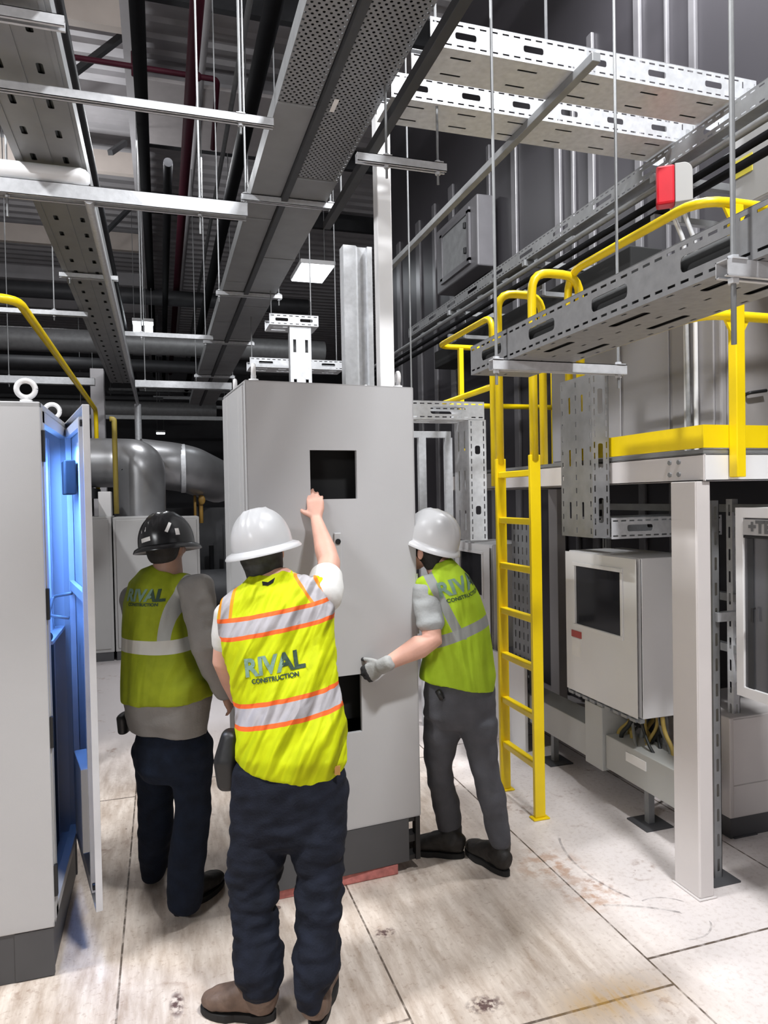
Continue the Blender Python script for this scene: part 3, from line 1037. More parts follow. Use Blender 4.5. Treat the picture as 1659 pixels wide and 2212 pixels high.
# ------------------------------------------------------------------ enclosures under the platform
def enclosure(label, X0, X1, Ya, Yb, Z0, Z1, win=True, group=None):
    """door faces -X; Ya is the near end"""
    E_ = thing('electrical_enclosure', label, 'enclosure', ((X0 + X1) / 2, (Ya + Yb) / 2, Z0), group)
    m = MB()
    t = 0.006
    m.box((X0 + 0.03, Ya, Z0), (X1, Ya + t, Z1))
    m.box((X0 + 0.03, Yb - t, Z0), (X1, Yb, Z1))
    m.box((X0 + 0.03, Ya, Z1 - t), (X1, Yb, Z1))
    m.box((X0 + 0.03, Ya, Z0), (X1, Yb, Z0 + t))
    m.box((X1 - t, Ya, Z0), (X1, Yb, Z1))
    m.build('body', white, E_, bevel=0.004)
    H, W = Z1 - Z0, Yb - Ya
    wy0, wy1 = Ya + 0.20 * W, Ya + 0.84 * W
    wz0, wz1 = Z0 + 0.49 * H, Z0 + 0.90 * H
    d_ = MB()
    d_.plate([(Ya + 0.004, Z0 + 0.004, Yb - 0.004, Z1 - 0.004, [[(wy0, wz0), (wy0, wz1), (wy1, wz1), (wy1, wz0)]])], lambda u, v, w: V(X0 + w, u, v), 0.026)
    dr = d_.build('door', white, E_, bevel=0.003)
    m = MB()
    fw = 0.022
    m.box((X0 - 0.008, wy0 - fw, wz0 - fw), (X0, wy1 + fw, wz0))
    m.box((X0 - 0.008, wy0 - fw, wz1), (X0, wy1 + fw, wz1 + fw))
    m.box((X0 - 0.008, wy0 - fw, wz0), (X0, wy0, wz1))
    m.box((X0 - 0.008, wy1, wz0), (X0, wy1 + fw, wz1))
    m.build('window_frame', white, dr, bevel=0.003)
    MB().box((X0 + 0.006, wy0, wz0), (X0 + 0.01, wy1, wz1)).build('window_pane', tinted, dr)
    MB().box((X0 + 0.20, Ya + 0.02, Z0 + 0.02), (X0 + 0.21, Yb - 0.02, Z1 - 0.02)).build('mounting_plate', galv_d, E_)
    return E_, dr, (wy0, wy1, wz0, wz1)


E1, dr1, w1 = enclosure('white enclosure with a dark window and red warning label, right of the yellow ladder', 2.40, 2.82, 3.18, 3.88, 0.587, 1.45)
MB().box((2.396, w1[1] - 0.06, w1[2] - 0.085), (2.40, w1[1] + 0.045, w1[2] - 0.045)).build('warning_label', mat('label_red', (0.4, 0.06, 0.05), 0.5), dr1)
MB().box((2.396, w1[1] - 0.05, w1[2] - 0.20), (2.40, w1[1] + 0.04, w1[2] - 0.09)).build('paper_label', labelw, dr1)
MB().ball((2.58, 3.36, 1.10), (0.05, 0, 0), (0, 0.05, 0), (0, 0, 0.06)).build('dial', galv, E1, smooth=True)
MB().tube([V(2.70, 3.172, 1.19), V(2.70, 3.18, 1.19)], 0.018, 14).build('plug', black, E1)
m_ = MB()
m_.box((2.41, 3.18, 0.566), (2.44, 3.88, 0.587))
for k in range(9):
    m_.box((2.395, 3.20 + k * 0.075, 0.568), (2.41, 3.25 + k * 0.075, 0.584))
m_.build('gland_rail', galv_d, E1)
# loose cables hanging from its underside
for k in range(26):
    x = 2.47 + random.random() * 0.3
    y = 3.22 + random.random() * 0.55 if k > 4 else 3.20 + 0.04 * k
    cm = cabley if k % 3 == 0 else (mat('grey_cable', (0.2, 0.2, 0.19), 0.5) if k % 3 == 1 else cableb)
    yj = y + random.uniform(-0.12, 0.12)
    o = MB().tube([V(x, y, 0.592), V(x + 0.01, y, 0.50), V(x + random.uniform(-0.05, 0.05), yj, 0.40), V(2.52 + random.uniform(-0.06, 0.07), yj - 0.05, 0.30)], 0.008 + random.random() * 0.007, 8, bend=0.06).build('cable', cm, E1, smooth=True)

m_, _, _ = enclosure('white enclosure with a dark window, seen behind the far side of the ladder', 2.40, 2.82, 4.95, 5.63, 0.62, 1.42)

# third enclosure at the right edge, dark glazed door with a name strip
X0, Ya, Yb, Z0, Z1 = 2.40, 1.72, 2.50, 0.905, 1.725
E3 = thing('electrical_enclosure', 'enclosure with a full dark glazed door and name strip, at the right edge', 'enclosure', (2.6, 2.1, Z0))
m_ = MB()
m_.box((X0 + 0.03, Ya, Z0), (X0 + 0.40, Ya + 0.006, Z1))
m_.box((X0 + 0.03, Yb - 0.006, Z0), (X0 + 0.40, Yb, Z1))
m_.box((X0 + 0.03, Ya, Z0), (X0 + 0.40, Yb, Z0 + 0.006))
m_.box((X0 + 0.03, Ya, Z1 - 0.006), (X0 + 0.40, Yb, Z1))
m_.box((X0 + 0.394, Ya, Z0), (X0 + 0.40, Yb, Z1))
m_.build('body', white, E3, bevel=0.003)
m_ = MB()
fw = 0.042
m_.plate([(Ya, Z0 - 0.002, Yb, Z1 + 0.002, [[(Ya + fw, Z0 + fw), (Ya + fw, Z1 - fw), (Yb - fw, Z1 - fw), (Yb - fw, Z0 + fw)]])], lambda u, v, w: V(X0 + w, u, v), 0.024)
dr3 = m_.build('door', white, E3, bevel=0.003)
greyglass = mat('smoked_pane', (0.10, 0.10, 0.108), 0.12, 0, 0.03, 3)
MB().box((X0 + 0.010, Ya + fw, Z0 + fw), (X0 + 0.015, Yb - fw, Z1 - fw)).build('window_pane', greyglass, dr3)
MB().box((X0 + 0.004, Yb - fw - 0.05, Z0 + fw), (X0 + 0.010, Yb - fw - 0.02, Z1 - 0.13)).build('pane_gasket', darkst, dr3)
MB().tube([V(X0, Yb - fw - 0.06, 1.30), V(X0 - 0.012, Yb - fw - 0.06, 1.30), V(X0 - 0.012, Yb - fw - 0.06, 1.24)], 0.006, 8).build('latch', black, dr3)
nm = MB().box((X0 - 0.003, Ya + 0.10, Z1 - 0.115), (X0 + 0.002, Yb - fw - 0.004, Z1 - 0.048)).build('name_strip', mat('strip_grey', (0.40, 0.39, 0.385), 0.5), dr3)
MB().box((X0 - 0.002, Ya + 0.06, Z1 - 0.128), (X0 + 0.003, Yb - fw - 0.004, Z1 - 0.118)).build('strip_line', black, dr3)
vs, fs = text_mesh('+TE4B07', 0.070, 0.004)
MB().add([V(X0 - 0.0045, Yb - fw - 0.165 - v.x, Z1 - 0.082 + v.y) for v in vs], fs).build('lettering', mat('ink_grey', (0.12, 0.12, 0.12), 0.6), nm.parent, fixn=False)

# strut frame carrying the enclosures
fr2 = thing('support_stand', 'grey perforated strut frame carrying the enclosures behind the white column', 'frame', (2.5, 2.8, 0))
for i, (x, y) in enumerate(((2.86, 3.0), (2.425, 2.665), (2.86, 4.1), (2.84, 2.6))):
    m_ = MB()
    m_.plate(flange_cells(1.75, 0.041, 0.12, 0.06, 0.014, False), lambda u, v, w, x=x, y=y: V(x - 0.0205 + v, y - 0.0205 + w, u + 0.008), 0.003)
    m_.plate(flange_cells(1.75, 0.041, 0.12, 0.06, 0.014, False), lambda u, v, w, x=x, y=y: V(x - 0.0205 + w, y - 0.0205 + v, u + 0.008), 0.003)
    m_.box((x + 0.0175, y - 0.0205, 0.008), (x + 0.0205, y + 0.0205, 1.758))
    m_.build('upright', galv_d if i else galv, fr2)
    MB().box((x - 0.075, y - 0.075, 0), (x + 0.075, y + 0.075, 0.008)).build('base_foot', plinthm, fr2)
for z in (0.95, 1.22, 1.69):
    MB().box((2.84, 2.62, z), (2.88, 4.3, z + 0.041)).build('rail', galv_d, fr2)
MB().box((2.42, 2.63, 1.20), (2.86, 2.67, 1.241)).build('rail', galv, fr2)

# wireway on short posts
ww = thing('wireway', 'long grey cable trough on short posts under the windowed enclosure', 'cable trough', (2.5, 3.9, 0))
grw = mat('wireway_paint', (0.42, 0.42, 0.40), 0.45, 0.0, 0.03, 3)
for ya_, yb_ in ((2.90, 3.52), (3.525, 3.70), (3.705, 5.2)):
    dx = -0.02 if abs(yb_ - ya_) < 0.3 else 0
    MB().box((2.43 + dx, ya_, 0.205 - (0.02 if dx else 0)), (2.62, yb_, 0.40 if not dx else 0.558)).build('trough_section', grw, ww, bevel=0.004)
MB().box((2.426, 3.16, 0.315), (2.430, 3.33, 0.365)).build('paper_label', labelw, ww)
for yy in (3.22, 4.19, 4.95):
    MB().box((2.475, yy - 0.018, 0.008), (2.512, yy + 0.018, 0.205)).build('post', galv_d, ww)
    MB().box((2.41, yy - 0.085, 0), (2.58, yy + 0.085, 0.008)).build('base_foot', plinthm, ww)
# low panel behind the ladder foot
o = MB().box((2.385, 4.40, 0.0), (2.41, 5.6, 0.62)).build('low_panel', white, bevel=0.004)
tag(o, 'low white panel behind the bottom rungs of the yellow ladder', 'panel')

# beige floor cabinet at the right edge
cbx = thing('floor_cabinet', 'low beige steel cabinet on a dark plinth at the right edge', 'cabinet', (3.1, 2.9, 0))
bx0, by0, bx1, by1 = 2.765, 2.93, 3.40, 3.40
MB().box((bx0, by0, 0.105), (bx1, by1, 0.63)).build('body', offwhite, cbx, bevel=0.006)
for z0_, z1_ in ((0.115, 0.275), (0.28, 0.62)):
    MB().box((bx0 + 0.02, by0 - 0.004, z0_), (bx1 - 0.02, by0, z1_)).build('front_panel', offwhite, cbx, bevel=0.002)
MB().box((bx0 + 0.004, by0 + 0.004, 0), (bx1 - 0.004, by1 - 0.004, 0.105)).build('plinth', plinthm, cbx)

# ------------------------------------------------------------------ wall tray and pipes along the panelled room
WX = 2.72
pw0 = A(1659, 215, 'x', WX)
WZ = pw0.z
tray('cable_tray', 'long perforated cable tray running along the dark panelled wall', (WX, 1.2, WZ), (WX, 7.6, WZ), 0.16, 0.10, (1, 0, 0), (0, 0, 1), galv_d, pitch=0.50, sw=0.2, sh=0.028, rows=(0.5,), bsl=(0.1, 0.03), bpitch=0.5)  # dull steel stands in for the shadow over this tray
for dz, dx, r, mm, lab in ((-0.065, 0.02, 0.020, galv_d, 'uppermost grey pipe just below the long wall tray'), (-0.105, 0.08, 0.018, galv_d, 'second pipe below the long wall tray, dull grey'), (-0.14, 0.03, 0.020, pipeblk, 'third pipe below the long wall tray, black'), (-0.175, 0.09, 0.018, galv_d, 'fourth pipe below the long wall tray, thin and grey'), (-0.205, 0.045, 0.022, pipeblk, 'lowest of the pipes below the long wall tray, black')):
    o = MB().tube([V(WX + dx, 1.2, WZ + dz), V(WX + dx, 9.5, WZ + dz)], r, 12).build('conduit_pipe', mm, smooth=True, angle=50)
    tag(o, lab, 'pipe')
sb = thing('pipe_bracket', 'row of strut brackets holding the pipes on the dark panelled wall', 'bracket', (3.1, 4, WZ))
for yy in (1.9, 3.4, 4.9, 6.4):
    MB().box((WX - 0.02, yy - 0.02, WZ - 0.045), (XW, yy + 0.02, WZ - 0.003)).build('arm', galv_d, sb)
    MB().box((WX + 0.13, yy - 0.02, WZ - 0.26), (WX + 0.16, yy + 0.02, WZ - 0.045)).build('drop_strut', galv, sb)
    MB().box((WX - 0.02, yy - 0.018, WZ - 0.265), (XW - (0.30 if 4.2 < yy < 7.9 else 0.0), yy + 0.018, WZ - 0.23)).build('arm', galv_d, sb)

# cross trays bridging from the overhead trays to the wall tray
CZ = 3.72


def crossend(px, py):
    p = A(px, py, 'z', CZ + 0.0)
    return p


c1 = crossend(1600, 221)
c2 = crossend(1470, 308)
for (cc, lx, lab) in ((c1, 1.14, 'upper and nearer of the two perforated cable trays crossing to the dark wall'), (c2, 1.10, 'lower and farther of the two perforated cable trays crossing to the dark wall')):
    ct = tray('cable_tray', lab, (lx, cc.y, CZ), (cc.x, cc.y, CZ), 0.24, 0.12, (0, 1, 0), (0, 0, 1), galv, pitch=0.30, sw=0.10, sh=0.03, rows=(0.25, 0.75), bsl=(0.10, 0.012), bpitch=0.3)
    # elbow down to the wall tray
    m_ = MB()
    m_.plate(flange_cells(CZ + 0.12 - WZ - 0.1, 0.10, 0.3, 0.05, 0.03, True), lambda u, v, w, cc=cc: V(cc.x + v, cc.y + w, CZ + 0.12 - u), 0.002)
    m_.plate(flange_cells(CZ + 0.12 - WZ - 0.1, 0.10, 0.3, 0.05, 0.03, True), lambda u, v, w, cc=cc: V(cc.x + v, cc.y + 0.24 - w, CZ + 0.12 - u), 0.002)
    m_.box((cc.x + 0.098, cc.y, WZ + 0.1), (cc.x + 0.10, cc.y + 0.24, CZ + 0.12))
    m_.build('drop_elbow', galv, ct)

# strut rails under/over the cross trays, along the aisle
def rail(label, pa, pb, w=0.041, h=0.041, m=galv_d, cat='strut rail', name='strut_rail'):
    mb = MB()
    pa, pb = Vector(pa), Vector(pb)
    mb.bar(pa, pb, w, h)
    return tag(mb.build(name, m, bevel=0.003), label, cat)


ra, rb = A(1296, 128, 'z', CZ - 0.03), A(975, 440, 'z', CZ - 0.03)
xm = (ra.x + rb.x) / 2
rail('thin grey strut rail under the two crossing trays, running into the distance', (xm, ra.y, CZ - 0.0212), (xm, 5.6, CZ - 0.0212), 0.041, 0.041, galv_d)
ra = A(985, 5, 'z', CZ - 0.06)
dsr = rail('dark strut rail beside the right edge of the overhead trays', (ra.x + 0.018, 1.9, CZ - 0.06), (ra.x + 0.018, 4.75, CZ - 0.06), 0.05, 0.05, darkst)

hang(dsr, [(ra.x + 0.032, 2.1, CZ - 0.04), (ra.x + 0.032, 4.4, CZ - 0.04)])
# rods hanging over the near tray and the cross trays
for i, (px, lab) in enumerate(((1180, 'thin threaded rod above the nearer crossing tray'),)):
    p = A(px, 90, 'y', c1.y + 0.12)
    o = MB().tube([V(p.x, p.y, CZ + 0.05), V(p.x, p.y, ZC)], 0.007, 8).build('threaded_rod', galv, smooth=True)
    tag(o, lab, 'rod')

# red sounder and grey housing by the wall
rs = A(1437, 405, 'x', 2.56)
al = thing('alarm_unit', 'red fronted alarm unit with a rounded grey housing above the yellow rail', 'alarm', (rs.x, rs.y, rs.z - 0.2))
k = 0.0011 * 2
hgt = 0.10
p1 = D(1460, 408, (rs - EYEP).dot(CF))
m_ = MB()
lat = (p1 - rs)
lat.z = 0
u_ = V(0.80, -0.6, 0).normalized()
MB().obox(rs, u_ * 0.045, V(0.6, 0.8, 0) * 0.045, V(0, 0, hgt)).build('red_lens', redp, al, bevel=0.012)
m_ = MB()
prof = []
for kk in range(9):
    a = math.pi / 2 * kk / 8
    prof.append((0.045 + 0.04 + 0.045 * math.sin(a), hgt - 0.05 + 0.05 * math.cos(a)))
pr = [(0.045, hgt)] + prof + [(0.13, -hgt)] + [(0.045, -hgt)]
w_ = V(0.6, 0.8, 0) * 0.045
rings = [[rs + u_ * a + V(0, 0, b) + w_ * s_ for a, b in pr] for s_ in (-1, 1)]
m_.skin(rings).build('housing', beigeg, al, bevel=0.004)
for px0, px1 in ((1452, 1472), (1478, 1496)):
    dd = (rs - EYEP).dot(CF)
    q0, q1, q2 = D(px0, 462, dd + 0.05), D((px0 + px1) / 2 + 2, 490, dd + 0.05), D(px1 + 6, 522, dd + 0.05)
    MB().tube([q0 + V(0, 0, 0.08), q0, q1, q2, V(q2.x + 0.02, q2.y, 1.987)], 0.012, 10, bend=0.04).build('conduit', galv, al, smooth=True)

# grey junction unit with a yellow label, top right
ju = thing('junction_box', 'grey box with a yellow label at the upper right edge', 'box', (3.2, 2.5, 3.0))
j0 = A(1578, 372, 'x', 3.05)
MB().box((3.05, j0.y - 0.9, j0.z - 0.22), (XW - 0.04, j0.y, j0.z + 0.16)).build('body', beigeg, ju, bevel=0.008)
l0, l1 = A(1582, 370, 'x', 3.05), A(1626, 355, 'x', 3.05)
MB().box((3.046, l1.y, l0.z - 0.055), (3.05, l0.y - 0.01, l0.z + 0.04)).build('label', labely, ju)
m_ = MB()
for kk in range(3):
    m_.box((3.0445, l1.y + 0.012, l0.z - 0.025 + kk * 0.021), (3.046, l0.y - 0.022, l0.z - 0.019 + kk * 0.021))
m_.build('label_lines', mat('label_ink', (0.30, 0.27, 0.03), 0.6), ju)

# grey air unit standing on the platform
au = thing('air_unit', 'grey panelled air unit standing on the platform behind the yellow toe board', 'air unit', (3.1, 3.5, PZ))
aum = mat('air_unit_grey', (0.33, 0.315, 0.32), 0.42, 0.1, 0.05, 2)
ax0, ay0, ay1, az1 = 2.75, 2.95, 4.6, 2.98
MB().box((ax0, ay0, PZ + 0.002), (XW - 0.05, ay1, az1)).build('casing', aum, au, bevel=0.01)
for ya_, yb_ in ((2.99, 3.30), (3.33, 3.74), (3.77, 4.17), (4.2, 4.57)):
    MB().box((ax0 - 0.012, ya_, PZ + 0.05), (ax0, yb_, az1 - 0.04)).build('side_panel', aum, au, bevel=0.005)
MB().box((ax0 + 0.03, ay0 - 0.012, PZ + 0.05), (XW - 0.09, ay0, az1 - 0.04)).build('end_panel', mat('air_unit_beige', (0.30, 0.28, 0.275), 0.45), au, bevel=0.005)
hq = A(1612, 852, 'y', ay0 - 0.02)
MB().tube([V(hq.x, ay0 - 0.012, hq.z), V(hq.x, ay0 - 0.04, hq.z + 0.005), V(hq.x + 0.11, ay0 - 0.04, hq.z + 0.02)], 0.009, 8, bend=0.02).build('handle', black, au, smooth=True)
for px_ in (1482, 1503):
    q = A(px_, 800, 'x', ax0 - 0.03)
    MB().tube([V(ax0 - 0.03, q.y, PZ + 0.0), V(ax0 - 0.03, q.y, az1)], 0.012, 10).build('conduit', white, au, smooth=True, angle=50)


def slot_fill_in(label, p0, p1, width, lat, up, n=6, m=None, hh=None):
    """added black strands filling a tray so that its slots read dark"""
    T = thing('slot_fill', label, 'slot fill', (Vector(p0) + Vector(p1)) / 2)
    lat, up = Vector(lat), Vector(up)
    r = width / n / 2 * 0.99
    for k in range(n):
        off = lat * (r + k * 2 * r) + up * ((hh or r * 0.6) + 0.003)
        mb = MB()
        a, b = Vector(p0) + off, Vector(p1) + off
        h_ = hh or r * 0.6
        mb.loft([(a, r, h_), (a * 0.5 + b * 0.5, r, h_), (b, r, h_)], lat, 10, 2.0, False)
        mb.build('cable', m or cableb, T, smooth=True, angle=60)
    return T


slot_fill_in('added black strands in the nearer crossing tray, darkening its slots', (1.16, c1.y + 0.02, CZ + 0.003), (c1.x - 0.02, c1.y + 0.02, CZ + 0.003), 0.20, (0, 1, 0), (0, 0, 1))
slot_fill_in('added black strands in the farther crossing tray, darkening its slots', (1.12, c2.y + 0.02, CZ + 0.003), (c2.x - 0.02, c2.y + 0.02, CZ + 0.003), 0.20, (0, 1, 0), (0, 0, 1))
slot_fill_in('added black strands in the tray in front of the ladder, darkening its slots', (x0 + 0.02, 0.95, TZ + 0.003), (x0 + 0.02, 2.98, TZ + 0.003), 0.26, (1, 0, 0), (0, 0, 1), 5, blackm, 0.05)
# ------------------------------------------------------------------ overhead trays in the middle
def perforated_steel(name, col, sx, sy, r):
    """steel sheet with a staggered pattern of real see-through holes"""
    m = bpy.data.materials.new(name)
    m.use_nodes = True
    n = N(m)
    nt = m.node_tree
    b = nt.nodes['Principled BSDF']
    b.inputs['Base Color'].default_value = (*col, 1)
    b.inputs['Metallic'].default_value = 0.4
    b.inputs['Roughness'].default_value = 0.45
    tc = nt.nodes.new('ShaderNodeTexCoord')
    sp = nt.nodes.new('ShaderNodeSeparateXYZ')
    n.link(tc.outputs['Object'], sp.inputs[0])
    fy0 = n.math('DIVIDE', sp.outputs[1], sy)
    row = n.math('FLOOR', fy0)
    fx = n.math('FRACT', n.math('ADD', n.math('ADD', n.math('DIVIDE', sp.outputs[0], sx), 50), n.math('MULTIPLY', row, 0.5)))
    fy = n.math('FRACT', n.math('ADD', fy0, 50))
    dx = n.math('MULTIPLY', n.math('SUBTRACT', fx, 0.5), sx)
    dy = n.math('MULTIPLY', n.math('SUBTRACT', fy, 0.5), sy)
    d2 = n.math('ADD', n.math('MULTIPLY', dx, dx), n.math('MULTIPLY', dy, dy))
    hole = n.math('LESS_THAN', d2, r * r)
    tr = nt.nodes.new('ShaderNodeBsdfTransparent')
    mx = nt.nodes.new('ShaderNodeMixShader')
    n.link(hole, mx.inputs[0])
    n.link(b.outputs[0], mx.inputs[1])
    n.link(tr.outputs[0], mx.inputs[2])
    n.link(mx.outputs[0], nt.nodes['Material Output'].inputs['Surface'])
    return m


perf = perforated_steel('perforated_sheet', (0.24, 0.24, 0.245), 0.030, 0.022, 0.0065)
TZC = 3.78
xl = A(663, 0, 'z', TZC).x
xm0, xm1 = A(772, 0, 'z', TZC).x, A(800, 0, 'z', TZC).x
xr_ = A(946, 0, 'z', TZC).x
solid = mat('tray_sheet', (0.25, 0.25, 0.252), 0.5, 0.35, 0.08, 6)


def wide_tray(name, label, xa, xb, ya, yb, ysplit, z, h=0.10):
    T = thing(name, label, 'cable tray', ((xa + xb) / 2, (ya + yb) / 2, z))
    MB().box((xa, ya, z), (xb, ysplit, z + 0.002)).build('perforated_base', perf, T)
    MB().box((xa, ysplit, z), (xb, yb, z + 0.002)).build('base_plate', solid, T)
    for x, s_ in ((xa, 1), (xb, -1)):
        m = MB()
        m.box((x, ya, z), (x + s_ * 0.002, yb, z + h))
        m.box((x, ya, z + h), (x + s_ * 0.02, yb, z + h + 0.002))
        m.build('side_flange', galv_d, T)
    yy = ysplit
    while yy < yb:
        MB().box((xa, yy - 0.01, z - 0.004), (xb, yy + 0.01, z)).build('joint_strip', galv_d, T)
        yy += 1.5
    return T


wide_tray('cable_tray', 'left one of the two wide overhead trays above the tall cabinet', xl, xm0, 1.5, 15.0, 3.55, TZC)
wide_tray('cable_tray', 'right one of the two wide overhead trays, with finely perforated underside', xm1, xr_, 1.5, 15.0, 4.35, TZC)
o = MB().box((xm0 + 0.004, 1.5, TZC - 0.03), (xm1 - 0.004, 15, TZC + 0.04)).build('strut_rail', darkst, bevel=0.003)
tag(o, 'dark rail in the gap between the two wide overhead trays', 'strut rail')
pl_ = A(722, 228, 'z', TZC - 0.001)
o = MB().box((pl_.x - 0.012, pl_.y - 0.06, TZC - 0.003), (pl_.x + 0.012, pl_.y + 0.06, TZC)).build('paper_tag', labelw)
tag(o, 'small white tag stuck under the right overhead tray', 'tag')

for px, py, pxe, tail in ((522, 425, 752, 0.05), (470, 632, 642, 0.05), (448, 738, 585, 0.05), (432, 812, 545, 0.05)):
    p = A(px, py, 'z', TZC - 0.02)
    q = A(pxe, py + 0.10 * (pxe - px), 'z', TZC - 0.02)
    xe = xr_ + 0.06
    xs_ = xl - 0.06
    far = {522: 'nearest', 470: 'second nearest', 448: 'third nearest', 432: 'farthest'}[px]
    trapeze(far + ' of the strut hangers under the two wide overhead trays', xs_, xe, p.y, TZC - 0.004, (xs_ + 0.03, xe - 0.03))

# short strut right of the white pole
p = A(770, 340, 'z', 3.42)
q = A(962, 364, 'y', p.y)
T_ = trapeze('bright strut hanger crossing the white pole below the overhead trays', p.x, q.x, p.y, p.z + 0.02, (p.x + 0.15, q.x - 0.04))

# white pole and galvanised drop trunking behind the tall cabinet
pz = A(822, 250, 'y', 3.86)
o = thing('steel_column', 'slender white square column rising behind the tall cabinet to the overhead tray', 'column', (pz.x, 3.86, 0))
MB().box((pz.x - 0.042, 3.82, 0.012), (pz.x + 0.042, 3.90, pz.z)).build('shaft', white, o, bevel=0.005)
MB().box((pz.x - 0.09, 3.77, 0), (pz.x + 0.09, 3.95, 0.012)).build('base_foot', white, o)
MB().box((pz.x - 0.07, 3.79, pz.z), (pz.x + 0.07, 3.93, pz.z + 0.012)).build('cap_plate', galv_d, o)
g0, g1_ = A(741, 528, 'y', 4.2), A(803, 530, 'y', 4.2)
o = thing('cable_trunking', 'upright galvanised trunking with folded front, left of the white column', 'trunking', ((g0.x + g1_.x) / 2, 4.2, 0))
w_ = g1_.x - g0.x
prof = [(0, 0.0), (0, 0.09), (0.012, 0.09), (0.012, 0.012), (0.07, 0.012), (0.085, 0.035), (w_ - 0.02, 0.035), (w_ - 0.012, 0.012), (w_ - 0.012, 0.09), (w_, 0.09), (w_, 0.0), (w_ - 0.03, 0), (w_ - 0.035, 0.022), (0.095, 0.022), (0.078, 0)]
rings = [[V(g0.x + a, 4.2 + b, z) for a, b in prof] for z in (0.0, g0.z)]
MB().skin(rings).build('folded_sheet', galv, o)

# low tray pair and drop tray behind the tall cabinet
yq = 6.6
qa, qb = A(582, 700, 'y', yq), A(688, 700, 'y', yq)
t1_ = tray('cable_tray', 'short bright cable tray above the tall cabinet, upper one of two', (qa.x, yq, qa.z), (qb.x, yq, qa.z), 0.3, 0.10, (0, 1, 0), (0, 0, 1), galv, pitch=(qb.x - qa.x) / 2, sw=0.12, sh=0.03)
qc, qd = A(540, 792, 'y', 7.6), A(742, 792, 'y', 7.6)
t2_ = tray('cable_tray', 'bright cable tray just over the top of the tall cabinet, lower one of two', (qc.x, 7.6, qc.z), (qd.x, 7.6, qc.z), 0.3, 0.10, (0, 1, 0), (0, 0, 1), galv, pitch=(qd.x - qc.x) / 3, sw=0.15, sh=0.03)
for T_, q_, y_ in ((t1_, qa, yq + 0.15), (t1_, qb, yq + 0.15), (t2_, qc, 7.75), (t2_, qd, 7.75)):
    x_ = q_.x + (0.04 if q_ in (qa, qc) else -0.04)
    hang(T_, [(x_, y_, (qa if T_ is t1_ else qc).z)], top=(TZC - 0.003) if xl < x_ < xr_ + 0.02 else None)
qe, qf = A(627, 735, 'y', yq), A(673, 735, 'y', yq)
dt = thing('cable_tray', 'vertical drop tray hanging from the short bright tray behind the tall cabinet', 'cable tray', ((qe.x + qf.x) / 2, yq, 1.2))
w_ = qf.x - qe.x
m_ = MB()
cells = []
for i in range(6):
    z_ = 1.2 + i * (qa.z - 1.2) / 6
    z2 = 1.2 + (i + 1) * (qa.z - 1.2) / 6
    zc_ = (z_ + z2) / 2
    cells.append((0, z_, w_, z2, [[(w_ * f - 0.014, zc_ - 0.06), (w_ * f - 0.014, zc_ + 0.06), (w_ * f + 0.014, zc_ + 0.06), (w_ * f + 0.014, zc_ - 0.06)] for f in (0.22, 0.78)]))
m_.plate(cells, lambda u, v, w: V(qe.x + u, yq + 0.02 + w, v), 0.002)
m_.build('base_plate', galv, dt)
for x in (qe.x, qf.x):
    MB().box((x - 0.001, yq + 0.02, 1.2), (x + 0.001, yq + 0.10, qa.z)).build('side_flange', galv, dt)

# ceiling lights in view
def lamp(label, px0, py, px1, y, d_=0.5, th=0.011):
    a, b = A(px0, py, 'y', y), A(px1, py, 'y', y)
    T = thing('ceiling_light', label, 'light', ((a.x + b.x) / 2, y, a.z))
    MB().box((a.x - 0.02, y - 0.02, a.z + th + 0.001), (b.x + 0.02, y + d_ + 0.02, a.z + th + 0.07)).build('housing', white, T, bevel=0.01)
    MB().box((a.x, y, a.z), (b.x, y + d_, a.z + th)).build('diffuser', lampw, T)
    m = MB()
    for x in (a.x + 0.1 * (b.x - a.x), b.x - 0.1 * (b.x - a.x)):
        m.tube([V(x, y + d_ / 2, a.z + th + 0.07), V(x, y + d_ / 2, ZC)], 0.006, 6)
    m.build('suspension_rods', galv_d, T)


lamp('bright rectangular light fitting hanging left of the galvanised trunking', 652, 570, 722, 11.0, 0.9)
lamp('left one of two glowing lamps far down the hall', 288, 716, 306, 15.0, 0.3, 0.2)
lamp('right one of two glowing lamps far down the hall', 313, 717, 330, 15.0, 0.3, 0.2)
lamp('small distant lamp just above the silver pipes', 338, 935, 356, 24.0, 0.5)

# ------------------------------------------------------------------ perforated tray at upper left with its hangers
LZ = 3.78
lr = A(165, 330, 'z', LZ)
lt = thing('cable_tray', 'wide overhead cable tray with two rows of slots at the upper left', 'cable tray', (lr.x - 0.22, 5, LZ))
r1, r2 = A(103, 205, 'z', LZ).x, A(45, 265, 'z', LZ).x
xe1 = A(200, 420, 'z', LZ).x
xe0 = r2 - (xe1 - r1)
W_ = xe1 - xe0
cells = []
ya_, yb_ = 1.6, 12.5
npit = int((yb_ - ya_) / 0.30)
pit = (yb_ - ya_) / npit
for i in range(npit):
    cells.append((ya_ + i * pit, xe0, ya_ + (i + 1) * pit, xe1, [slot(ya_ + (i + 0.5) * pit, x_, 0.085, 0.03) for x_ in (r1, r2)]))
MB().plate(cells, lambda u, v, w: V(v, u, LZ + w), 0.002).build('base_plate', solid, lt)
for x, s_ in ((xe0, 1), (xe1, -1)):
    m = MB()
    m.box((x, ya_, LZ), (x + s_ * 0.002, yb_, LZ + 0.09))
    m.box((x, ya_, LZ + 0.09), (x + s_ * 0.02, yb_, LZ + 0.092))
    m.build('side_flange', galv_d, lt)
m = MB()
for x_ in ((r1 + xe1) / 2 + 0.02, (r1 + r2) / 2, (r2 + xe0) / 2 - 0.02):
    m.box((x_ - 0.012, ya_, LZ - 0.006), (x_ + 0.012, yb_, LZ))
m.build('pressed_rib', solid, lt)


